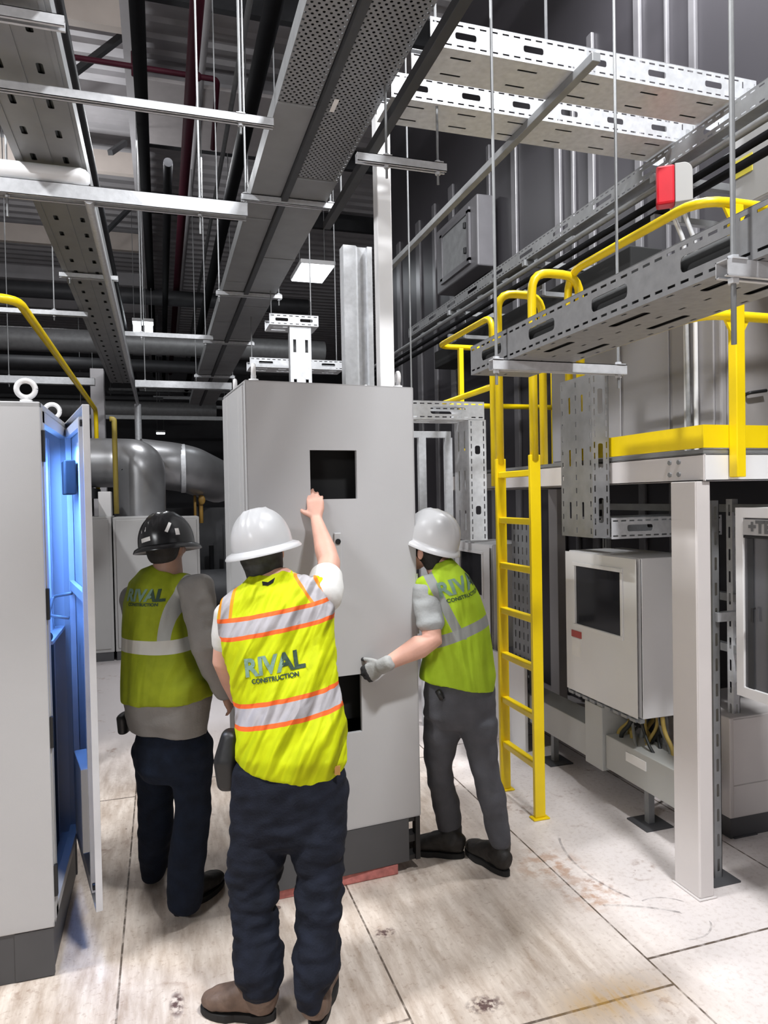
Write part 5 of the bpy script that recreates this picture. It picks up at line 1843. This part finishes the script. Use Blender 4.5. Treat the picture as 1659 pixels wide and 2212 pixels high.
def boot(parent, heel, toe, ankle, m, width=0.05, L=0.30, shaft=0.055, hgt=0.11):
    heel, toe = Vector(heel), Vector(toe)
    d = (toe - heel)
    d.z = 0
    d.normalize()
    Z = V(0, 0, 1)
    s = d.cross(Z)
    bz = heel.z
    mb = MB()
    st = []
    for f_, w_, h_ in ((0.02, 0.70, 0.80), (0.12, 0.82, 0.95), (0.3, 0.80, 1.0), (0.5, 0.86, 0.82), (0.68, 1.0, 0.62), (0.84, 0.95, 0.52), (0.96, 0.62, 0.40)):
        hh = h_ * hgt * 0.5
        st.append((V(heel.x, heel.y, bz) + d * f_ * L + Z * (0.022 + hh), w_ * width, hh))
    mb.loft(st, s, 20, 2.6)
    base = V(heel.x, heel.y, bz) + d * L * 0.22 + Z * 0.06
    mb.loft([(base, shaft, shaft * 1.15), (base * 0.5 + ankle * 0.5, shaft * 0.92, shaft * 1.02), (ankle, shaft * 0.95, shaft * 1.0)], s, 18, 2.0)
    bo, _ = organic('boot', mb, 0.006, m, parent, 3, wrinkle(0.0025, 26, 3))
    pts = []
    for k in range(28):
        a = 2 * math.pi * k / 28
        ca, sa = math.cos(a), math.sin(a)
        wv = width * (1.06 if ca > 0 else 0.86 - 0.0 * ca) * (1 - 0.12 * math.exp(-((ca + 0.1) / 0.3) ** 2))
        pts.append(d * (L * 0.5 + ca * L * 0.53) + s * wv * math.copysign(abs(sa) ** 0.8, sa))
    b0 = V(heel.x, heel.y, bz)
    MB().skin([[b0 + p * 0.98 + Z * 0.001 for p in pts], [b0 + p + Z * 0.006 for p in pts], [b0 + p + Z * 0.026 for p in pts]]).build('sole', solem, bo)
    return bo


def print_on(parent, bvh, txt, size, org, la, up, fw, m, m2=None, split=0.0, bold=0.0, lift=0.003, name='lettering'):
    vs, fs = text_mesh(txt, size, bold)
    out = []
    for v in vs:
        p = org + la * v.x + up * v.y - fw * 0.6
        h = bvh.ray_cast(p, fw, 1.5)
        out.append(h[0] - fw * lift if h[0] is not None else None)
    fs = [f for f in fs if all(out[i] is not None for i in f)]
    if not fs:
        return
    z = V(0, 0, 0)
    mb = MB()
    mb.add([p or org for p in out], fs)
    o = mb.build(name, [m, m2] if m2 else m, parent, fixn=False)
    if m2:
        for pl in o.data.polygons:
            cx = sum(vs[i].x for i in pl.vertices) / len(pl.vertices)
            pl.material_index = 1 if cx > split else 0
    return o


CFH = V(CF.x, CF.y, 0).normalized()
CRH = V(CR.x, CR.y, 0).normalized()
UP = V(0, 0, 1)


def yawdir(deg):
    """horizontal direction turned right of the view direction by deg"""
    a = math.radians(deg)
    return (CFH * math.cos(a) + CRH * math.sin(a)).normalized()


# ================================================== front man, pushing the cabinet
M1 = thing('person', 'man in bright yellow vest with orange stripes and white hard hat, arm raised', 'person', D(620, 2200, 2.42) * V(1, 1, 0) if False else V(D(620, 2200, 2.42).x, D(620, 2200, 2.42).y, 0))
lat1 = (CR * math.cos(math.radians(10)) + CU * math.sin(math.radians(10))).normalized()
vest_rows = [(625, 1668, 106, 2.62, .128), (630, 1640, 121, 2.62, .140), (629, 1580, 121, 2.65, .140), (622, 1520, 116, 2.68, .136), (612, 1450, 115, 2.71, .135), (604, 1390, 121, 2.75, .136), (597, 1335, 126, 2.78, .135), (592, 1297, 119, 2.80, .12), (588, 1270, 98, 2.82, .10), (584, 1250, 62, 2.83, .08), (582, 1237, 46, 2.83, .07)]
body = MB()
lofts(body, [(x, y, hw * 0.86, d, hd * 0.86) for x, y, hw, d, hd in vest_rows[1:-1]], lat1)
hc1 = D(566, 1192, 2.86)
fw1 = (yawdir(6) + UP * 0.10).normalized()
up1 = (UP + CRH * -0.19).normalized()
head(body, hc1, fw1, up1, 1.0)
limb(body, [(D(577, 1262, 2.83), 0.066), (D(572, 1235, 2.84), 0.06), (D(568, 1205, 2.86), 0.058)])
sh, el, wr = D(697, 1295, 2.80), D(711, 1215, 2.97), D(684, 1124, 3.155)
limb(body, [(sh, 0.062), ((sh + el) / 2, 0.054), (el, 0.047), (el * 0.7 + wr * 0.3, 0.046), (el * 0.4 + wr * 0.6, 0.037), (wr, 0.027)])
hf = (D(681, 1082, 3.185) - wr).normalized()
hand(body, wr + hf * 0.008, hf, -CFH, -CR, ((0.05, 0.45, 0.3), (0.12, 0.5, 0.35), (0.22, 0.55, 0.4), (0.30, 0.6, 0.4)), 0.03, 1.0, (0.6, 0.85))
sl, ell, wl = D(498, 1322, 2.80), D(484, 1428, 2.80), D(512, 1510, 2.98)
limb(body, [(sl, 0.06), ((sl + ell) / 2, 0.052), (ell, 0.046), (ell * 0.5 + wl * 0.5, 0.04), (wl, 0.028)])
hand(body, wl, (D(530, 1525, 3.05) - wl), -CR, UP, ((0.3, 0.4, 0.3),) * 4)
b1, _ = organic('body', body, 0.0048, skin, M1, 3)
eyes(M1, hc1, fw1, up1)
mb = MB()
rt1 = fw1.cross(up1)
mb.ball(hc1 + up1 * 0.022 - fw1 * 0.022, rt1 * 0.092, fw1 * 0.100, up1 * 0.095, 24, 16)
mb.loft([(hc1 - fw1 * 0.03 - up1 * 0.015, 0.088, 0.078), (hc1 - fw1 * 0.03 - up1 * 0.07, 0.078, 0.066), (hc1 - fw1 * 0.022 - up1 * 0.105, 0.070, 0.056)], rt1, 24)
organic('bandana', mb, 0.006, bandm, M1, 3, wrinkle(0.006, 14, 5))
hard_hat(M1, D(566, 1174, 2.86), (up1 + CFH * -0.03).normalized(), fw1, hatw, 0.121, 0.143, 0.146, 0.033, 0.006)
# shirt
mb = MB()
lofts(mb, [(x, y, hw * 0.93, d, hd * 0.92) for x, y, hw, d, hd in vest_rows[1:-4]], lat1)
limb(mb, [(sh + (el - sh) * 0.02, 0.074), (sh + (el - sh) * 0.3, 0.074), (sh * 0.36 + el * 0.64, 0.068)], 22)
limb(mb, [(sl, 0.066), ((sl + ell) / 2, 0.064), (sl * 0.3 + ell * 0.7, 0.058)], 22)
organic('tshirt', mb, 0.007, tee, M1, 3, wrinkle(0.006, 9, 2))
# vest
mb = MB()
lofts(mb, vest_rows, lat1, 36, 2.3, False)
limb(mb, [(D(640, 1300, 2.80), 0.085), (D(684, 1290, 2.81), 0.080), (D(694, 1268, 2.83), 0.066)], 22)
limb(mb, [(D(540, 1318, 2.79), 0.09), (D(500, 1322, 2.79), 0.072)], 22)
ref1 = D(615, 1450, 2.72)
rotm = Matrix.Rotation(math.radians(-28), 3, CFH)
_f1 = wrinkle(0.012, 5.2, 4, (3.6, 1.5, 0.7), rotm)
_f2 = wrinkle(0.006, 11, 6, (3.0, 1.5, 0.7), rotm)


def fold(p, n):
    k = max(0.15, min(1.0, (p.z - 0.80) / 0.12))
    return (_f1(p, n) * 0.8 + abs(_f2(p, n)) * 1.2 - 0.002) * k
oran = (0.85, 0.14, 0.03)
vm1 = vest_material('yellow_vest', (0.56, 0.63, 0.003), (0.50, 0.56, 0.003), [
    ('v', -0.236, 0.05, 0, 0.019, 0.014, (0.80, 0.32, 0.02), refl, 0.21, 0.44, 0.178),
    ('v', 0.345, -0.74, 0, 0.026, 0.013, (0.85, 0.25, 0.03), refl, 0.21, 0.46, 0.178),
    ('h', 0.205, 0.178, 0.026, 0.016, oran, refl), ('h', -0.108, 0.178, 0.030, 0.016, oran, refl)])
v1, bv1 = organic('safety_vest', mb, 0.007, vm1, M1, 3, fold, (ref1, CRH, UP))
la1 = (CRH * math.cos(math.radians(9)) + UP * math.sin(math.radians(9)))
la1u = (UP * math.cos(math.radians(9)) - CRH * math.sin(math.radians(9)))
print_on(v1, bv1, 'RIVAL', 0.086, D(602, 1420, 2.71), la1, la1u, CFH, inkg, inkd, 0.032, 0.003)
print_on(v1, bv1, 'CONSTRUCTION', 0.0225, D(606, 1446, 2.71), la1, la1u, CFH, inkd, None, 0, 0.0008, name='small_lettering')
mb = MB()
cl = D(581, 1256, 2.75)
MB().add([bv1.ray_cast(cl + la1 * a + UP * b - CFH * 0.5, CFH, 1)[0] - CFH * 0.004 for a, b in ((-0.026, 0.006), (-0.02, -0.008), (0.0, -0.012), (0.022, -0.004), (0.026, 0.012), (0.0, 0.0))], [(0, 1, 2, 5), (5, 2, 3, 4)]).build('neck_tag', blackm, v1)
# dark armhole trim
pts = []
for a in np.linspace(-0.5, 1.4, 14):
    c_ = D(700, 1285, 2.80)
    ex = (el - sh).normalized()
    s_ = CRH
    pts.append(c_ + CRH * 0.058 * math.sin(a * 1.6 + 0.2) * 0.9 + UP * (0.075 * math.cos(a * 1.6 + 0.2)) - CFH * 0.02)
# tool bag on the left hip
mb = MB()
mb.loft([(D(497, 1690, 2.66), 0.045, 0.06), (D(492, 1640, 2.66), 0.05, 0.065), (D(500, 1585, 2.67), 0.035, 0.05)], CR, 18, 2.8)
organic('hip_pouch', mb, 0.007, black, M1, 2)
# trousers
mb = MB()
lofts(mb, [(626, 1650, 118, 2.62, .125), (625, 1700, 126, 2.63, .138), (624, 1760, 125, 2.62, .135), (622, 1800, 122, 2.60, .125)], CR, 30, 2.4)
lofts(mb, [(563, 1730, 62, 2.62, .10), (559, 1800, 64, 2.60, .098), (556, 1850, 62, 2.585, .095), (547, 1900, 53, 2.57, .085), (548, 1960, 51, 2.55, .082), (550, 2020, 48, 2.52, .078), (555, 2075, 53, 2.48, .082), (563, 2108, 48, 2.455, .078), (568, 2138, 39, 2.44, .068)], CR, 24, 2.2)
lofts(mb, [(690, 1730, 60, 2.61, .10), (690, 1800, 59, 2.58, .095), (689, 1850, 55, 2.56, .09), (692, 1900, 47, 2.54, .082), (690, 1960, 49, 2.51, .08), (690, 2020, 47, 2.47, .076), (681, 2075, 53, 2.43, .08), (677, 2110, 44, 2.405, .075), (673, 2150, 34, 2.385, .062), (670, 2172, 28, 2.375, .056)], CR, 24, 2.2)
w1 = wrinkle(0.011, 5.0, 8, (1.3, 1.3, 3.0), Matrix.Rotation(math.radians(20), 3, CFH))
w2 = wrinkle(0.014, 9, 9, (1, 1, 2.6))
organic('jeans', mb, 0.008, denim, M1, 4, lambda p, n: w1(p, n) + (w2(p, n) * max(0, min(1, (0.75 - p.z) / 0.35))))
q = D(722, 1664, 2.50)
mb = MB().obox(D(729, 1664, 2.535), CR * 0.010, CU * 0.016, CF * 0.003)
mb.build('leather_label', mat('tan_label', (0.40, 0.20, 0.05), 0.6), M1)
hl = A(592, 2200, 'z', 0)
boot(M1, (hl.x, hl.y, 0), (hl.x - 0.25, hl.y + 0.13, 0), D(570, 2135, 2.44), bootbr, 0.052, 0.26, 0.052)
hr = A(682, 2226, 'z', 0)
boot(M1, (hr.x, hr.y, 0), hr + yawdir(4) * 0.3, D(675, 2168, 2.38), bootbr, 0.052, 0.30, 0.05)

# ================================================== man at left in the black hat
gl = D(370, 1980, 3.1)
M2 = thing('person', 'man in black hard hat and grey shirt, standing left of the tall cabinet', 'person', (gl.x, gl.y, 0))
a20 = math.radians(18)
lat2 = (CRH * math.cos(a20) - CFH * math.sin(a20)).normalized()
fwd2 = (CFH * math.cos(a20) + CRH * math.sin(a20)).normalized()
vrows = [(363, 1507, 98, 3.12, .165), (362, 1488, 98, 3.12, .165), (350, 1440, 84, 3.13, .155), (343, 1400, 75, 3.14, .145), (340, 1350, 70, 3.15, .14), (341, 1305, 69, 3.16, .135), (346, 1272, 68, 3.17, .12), (356, 1247, 52, 3.18, .10), (362, 1230, 33, 3.18, .075)]
body = MB()
lofts(body, [(x, y, hw * 0.85, d, hd * 0.85) for x, y, hw, d, hd in vrows], lat2)
hc2 = D(360, 1178, 3.19)
fw2 = (yawdir(14) + UP * -0.05).normalized()
up2 = (UP + CRH * 0.05).normalized()
head(body, hc2, fw2, up2, 0.98)
limb(body, [(D(363, 1240, 3.18), 0.066), (D(362, 1210, 3.18), 0.062), (D(361, 1190, 3.19), 0.06)])
sh2, el2, wr2 = D(424, 1275, 3.08), D(445, 1402, 3.02), D(486, 1498, 3.08)
limb(body, [(sh2, 0.055), (el2, 0.044), (wr2, 0.028)])
hand(body, wr2, (D(503, 1530, 3.16) - wr2), CR, CFH * 0.6 + UP, ((0.2, 0.35, 0.3),) * 4)
sl2, ell2, wl2 = D(292, 1285, 3.24), D(300, 1400, 3.42), D(350, 1400, 3.60)
limb(body, [(sl2, 0.055), (ell2, 0.044), (wl2, 0.028)])
hand(body, wl2, yawdir(20), UP, yawdir(110), ((0.2, 0.35, 0.3),) * 4)
organic('body', body, 0.0055, skin_d, M2, 3)
eyes(M2, hc2, fw2, up2, 0.98)
rt2 = fw2.cross(up2)
mb = MB()
mb.ball(hc2 + up2 * 0.025 - fw2 * 0.022, rt2 * 0.084, fw2 * 0.095, up2 * 0.09, 22, 14)
mb.loft([(hc2 - fw2 * 0.035 - up2 * 0.01, 0.080, 0.066), (hc2 - fw2 * 0.035 - up2 * 0.06, 0.066, 0.050)], rt2, 20)
organic('hair', mb, 0.006, hairm, M2, 2)
h2, fr2_ = hard_hat(M2, D(360, 1172, 3.18), (UP - CRH * 0.12 + CFH * 0.10).normalized(), yawdir(12), hatb, 0.116, 0.14, 0.140, 0.024, 0.03)
for az, el_, w_, hg, rl in ((-1.75, 0.10, 0.055, 0.018, 0.1), (-1.9, 0.42, 0.030, 0.022, 0.2), (-1.35, 0.85, 0.030, 0.026, 0.4), (-1.62, 0.72, 0.030, 0.012, 0.6), (-0.85, 0.42, 0.014, 0.05, -0.5), (-0.55, 0.25, 0.02, 0.03, 0)):
    sticker(h2, fr2_, labelw, az, el_, w_, hg, rl)
MB().tube([D(303, 1160, 3.17), D(314, 1152, 3.17)], 0.012, 10).build('lamp_clip', black, h2, smooth=True)
mb = MB()
lofts(mb, [(364, 1581, 90, 3.11, .105), (364, 1562, 92, 3.11, .118), (364, 1510, 95, 3.12, .16)] + [(x, y, hw * 0.90, d, hd * 0.90) for x, y, hw, d, hd in vrows[1:-3]], lat2, 30, 2.3, False)
limb(mb, [(sh2 - (el2 - sh2) * 0.12, 0.078), (sh2, 0.080), (sh2 * 0.5 + el2 * 0.5, 0.066), (el2, 0.060), (el2 * 0.5 + wr2 * 0.5, 0.054), (wr2, 0.042)], 22)
limb(mb, [(sl2, 0.070), (sl2 * 0.5 + ell2 * 0.5, 0.062), (ell2, 0.056), (wl2, 0.040)], 22)
organic('shirt', mb, 0.0075, greysh, M2, 3, wrinkle(0.007, 7, 12, (1, 1, 1.8)))
mb = MB()
lofts(mb, vrows, lat2, 34, 2.3, False)
limb(mb, [(D(392, 1275, 3.12), 0.062), (D(400, 1252, 3.13), 0.055)], 20)
ref2 = D(340, 1394, 3.05)
vm2 = vest_material('shaded_vest', (0.27, 0.32, 0.015), (0.20, 0.24, 0.01), [  # vest yellow darkened to carry the shade this man stands in
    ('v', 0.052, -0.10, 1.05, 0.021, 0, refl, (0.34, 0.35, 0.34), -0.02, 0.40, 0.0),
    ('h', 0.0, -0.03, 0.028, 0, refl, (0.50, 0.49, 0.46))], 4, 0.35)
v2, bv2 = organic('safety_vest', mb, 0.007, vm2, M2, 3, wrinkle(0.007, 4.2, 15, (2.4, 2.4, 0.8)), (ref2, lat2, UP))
print_on(v2, bv2, 'RIVAL', 0.068, D(313, 1287, 3.05), lat2, UP, fwd2, inkg, inkd, 0.035, 0.003)
print_on(v2, bv2, 'CONSTRUCTION', 0.018, D(313, 1305, 3.05), lat2, UP, fwd2, inkd, None, 0, 0.0006, name='small_lettering')
mb = MB()
mb.loft([(D(270, 1578, 3.14), 0.022, 0.05), (D(268, 1545, 3.14), 0.024, 0.055)], CR, 16, 3.0)
organic('hip_pouch', mb, 0.006, black, M2, 2)
mb = MB()
lofts(mb, [(368, 1555, 80, 3.12, .09), (370, 1600, 84, 3.13, .11), (374, 1650, 82, 3.14, .135)], lat2, 28, 2.3)
lofts(mb, [(330, 1610, 44, 3.18, .10), (333, 1650, 36, 3.20, .095), (335, 1700, 35, 3.23, .088), (336, 1760, 36, 3.26, .082), (336, 1810, 35, 3.29, .08), (333, 1860, 29, 3.32, .075), (331, 1888, 22, 3.33, .065)], lat2, 22)
lofts(mb, [(408, 1610, 50, 3.10, .11), (412, 1650, 46, 3.10, .10), (416, 1700, 40, 3.09, .09), (416, 1750, 36, 3.085, .084), (413, 1800, 36, 3.075, .08), (405, 1850, 37, 3.065, .08), (402, 1900, 38, 3.06, .082), (400, 1940, 36, 3.055, .078), (400, 1958, 32, 3.05, .07)], lat2, 22)
w3 = wrinkle(0.008, 4.5, 21, (1.3, 1.3, 2.6))
organic('jeans', mb, 0.008, denim2, M2, 4, w3)
q = A(392, 1976, 'z', 0)
boot(M2, (q.x - 0.02, q.y, 0), q + yawdir(25) * 0.3, D(401, 1935, 3.06), bootbk, 0.05, 0.29, 0.052)
q = A(330, 1905, 'z', 0)
boot(M2, (q.x, q.y, 0), q + yawdir(-5) * 0.3, D(333, 1862, 3.35), bootbk, 0.048, 0.28, 0.050)

# ================================================== man at right, bending to the cabinet edge
gl = D(1010, 1870, 3.45)
M3 = thing('person', 'man in lime vest and grey trousers, leaning against the right side of the cabinet', 'person', (gl.x, gl.y, 0))
tl = math.radians(17)
lat3 = (CR * math.cos(tl) + CU * math.sin(tl)).normalized()
vrows = [(985, 1476, 80, 3.50, .15), (989, 1452, 81, 3.50, .15), (990, 1400, 72, 3.49, .145), (989, 1350, 64, 3.48, .14), (980, 1300, 58, 3.47, .14), (968, 1258, 48, 3.46, .125), (957, 1230, 33, 3.45, .09), (952, 1212, 23, 3.45, .07)]
body = MB()
lofts(body, [(x, y, hw * 0.84, d, hd * 0.85) for x, y, hw, d, hd in vrows], lat3)
fwd3 = yawdir(-62)
hc3 = D(921, 1188, 3.47)
fw3 = (fwd3 + UP * 0.16).normalized()
up3 = (UP - fwd3 * 0.30).normalized()
head(body, hc3, fw3, UP - fwd3 * 0.16, 0.98)
limb(body, [(D(952, 1235, 3.45), 0.064), (D(940, 1208, 3.46), 0.060), (D(928, 1190, 3.47), 0.058)])
sh3, el3, wr3 = D(922, 1285, 3.405), D(934, 1382, 3.335), D(830, 1437, 3.235)
limb(body, [(sh3, 0.050), ((sh3 + el3) / 2, 0.050), (el3, 0.050), (el3 * 0.72 + wr3 * 0.28, 0.056), (el3 * 0.4 + wr3 * 0.6, 0.043), (wr3, 0.029)])
gt = D(778, 1464, 3.285)
gf = (gt - wr3).normalized()
hand(body, wr3 + gf * 0.012, gf, -CFH, UP, ((0.5, 0.6, 0.4),) * 4, 0.0, 0.9)
shr, elr, wrr = D(965, 1285, 3.62), D(930, 1390, 3.80), D(866, 1385, 3.72)
limb(body, [(shr, 0.058), (elr, 0.046), (wrr, 0.028)])
hand(body, wrr, (-CRH + UP * 0.6), -fwd3 + CRH, UP + CFH * 0.3, ((0.15, 0.2, 0.2),) * 4)
organic('body', body, 0.005, skin, M3, 3)
eyes(M3, hc3, fw3, (UP - fwd3 * 0.16), 0.98)
rt3 = fw3.cross(up3)
mb = MB()
mb.ball(hc3 + UP * 0.022 - fw3 * 0.022, rt3 * 0.084, fw3 * 0.094, up3 * 0.092, 22, 14)
mb.loft([(hc3 - fw3 * 0.035 - UP * 0.01, 0.080, 0.066), (hc3 - fw3 * 0.045 - UP * 0.065, 0.064, 0.052)], rt3, 20)
organic('hair', mb, 0.006, hairm, M3, 2)
hard_hat(M3, D(933, 1164, 3.46), (UP - fwd3 * 0.34 - CFH * 0.05).normalized(), fwd3, hatw, 0.118, 0.140, 0.148, 0.018, 0.03)
mb = MB()
lofts(mb, [(x, y, hw * 0.90, d, hd * 0.90) for x, y, hw, d, hd in vrows[1:-3]], lat3, 30, 2.3)
limb(mb, [(sh3 + UP * 0.035, 0.068), (sh3 - UP * 0.02, 0.072), (sh3 * 0.5 + el3 * 0.5, 0.066), (sh3 * 0.30 + el3 * 0.70, 0.065)], 22)
limb(mb, [(shr, 0.076), (shr * 0.5 + elr * 0.5, 0.066)], 22)
organic('tshirt', mb, 0.007, greytee, M3, 3, wrinkle(0.008, 9, 31, (1, 1, 2)))
mb = MB()
tv = math.radians(25)
lofts(mb, vrows, (CR * math.cos(tv) + CU * math.sin(tv)).normalized(), 34, 2.3, False)
limb(mb, [(D(950, 1270, 3.42), 0.085), (D(926, 1268, 3.40), 0.074), (D(922, 1256, 3.41), 0.06)], 22)
ref3 = D(990, 1372, 3.35)
vm3 = vest_material('lime_vest', (0.40, 0.58, 0.03), (0.34, 0.50, 0.02), [
    ('v', 0.006, -0.50, 0, 0.025, 0, refl, (0.27, 0.28, 0.27), -0.02, 0.42, 0.0),
    ('h', 0.0, 0.38, 0.028, 0, refl, (0.30, 0.31, 0.30))], -8, 0.4)
v3, bv3 = organic('safety_vest', mb, 0.007, vm3, M3, 3, wrinkle(0.007, 4.2, 35, (2.2, 2.2, 0.9)), (ref3, CRH, UP))
la3 = (yawdir(68) * math.cos(0.25) + UP * math.sin(0.25)).normalized()
lu3 = (UP * math.cos(0.25) - yawdir(68) * math.sin(0.25)).normalized()
print_on(v3, bv3, 'RIVAL', 0.095, D(994, 1261, 3.38), la3, lu3, yawdir(-22), inkg, inkd, 0.04, 0.003)
print_on(v3, bv3, 'CONSTRUCTION', 0.024, D(999, 1285, 3.38), la3, lu3, yawdir(-22), inkd, None, 0, 0.0006, name='small_lettering')
# glove
mb = MB()
hand(mb, wr3 + gf * 0.010, gf, -CFH, UP, ((0.5, 0.6, 0.4),) * 4, 0.0, 1.06, (0.75, 0.55), 1.25)
limb(mb, [(wr3 - gf * 0.03, 0.036), (wr3 + gf * 0.02, 0.036)], 18)
g_, _ = organic('work_glove', mb, 0.0042, glovem, M3, 2)
g_.data.materials.append(gloved)
for pl in g_.data.polygons:
    c_ = sum((g_.data.vertices[i].co for i in pl.vertices), V(0, 0, 0)) / len(pl.vertices) + ORIG[M3.name]
    if (c_ - wr3).dot(gf) > 0.085:
        pl.material_index = 1
MB().tube([D(945, 1492, 3.37), D(955, 1510, 3.37)], 0.014, 10).build('belt_clip', black, M3, smooth=True)
mb = MB()
lofts(mb, [(992, 1462, 74, 3.51, .135), (993, 1500, 78, 3.51, .14), (993, 1545, 78, 3.51, .135)], CR, 28, 2.3)
lofts(mb, [(958, 1560, 46, 3.53, .10), (951, 1600, 37, 3.54, .092), (946, 1640, 30, 3.55, .084), (953, 1690, 28, 3.56, .078), (964, 1740, 28, 3.58, .074), (970, 1768, 29, 3.585, .07), (972, 1786, 25, 3.59, .062)], CR, 22)
lofts(mb, [(1032, 1560, 44, 3.47, .10), (1038, 1600, 36, 3.46, .092), (1046, 1650, 31, 3.45, .084), (1057, 1700, 29, 3.44, .078), (1068, 1750, 29, 3.425, .074), (1076, 1790, 27, 3.415, .07), (1083, 1822, 22, 3.405, .06)], CR, 22)
organic('trousers', mb, 0.0075, greytr, M3, 4, wrinkle(0.008, 5, 41, (1.3, 1.3, 2.4)))
q, t_ = A(1000, 1852, 'z', 0), A(915, 1842, 'z', 0)
boot(M3, (q.x, q.y, 0), (t_.x, t_.y, 0), D(976, 1782, 3.58), bootbk, 0.05, 0.28, 0.052)
q, t_ = A(1096, 1893, 'z', 0), A(1016, 1842, 'z', 0)
boot(M3, (q.x, q.y, 0), (t_.x, t_.y, 0), D(1082, 1815, 3.41), bootbk, 0.05, 0.29, 0.052)
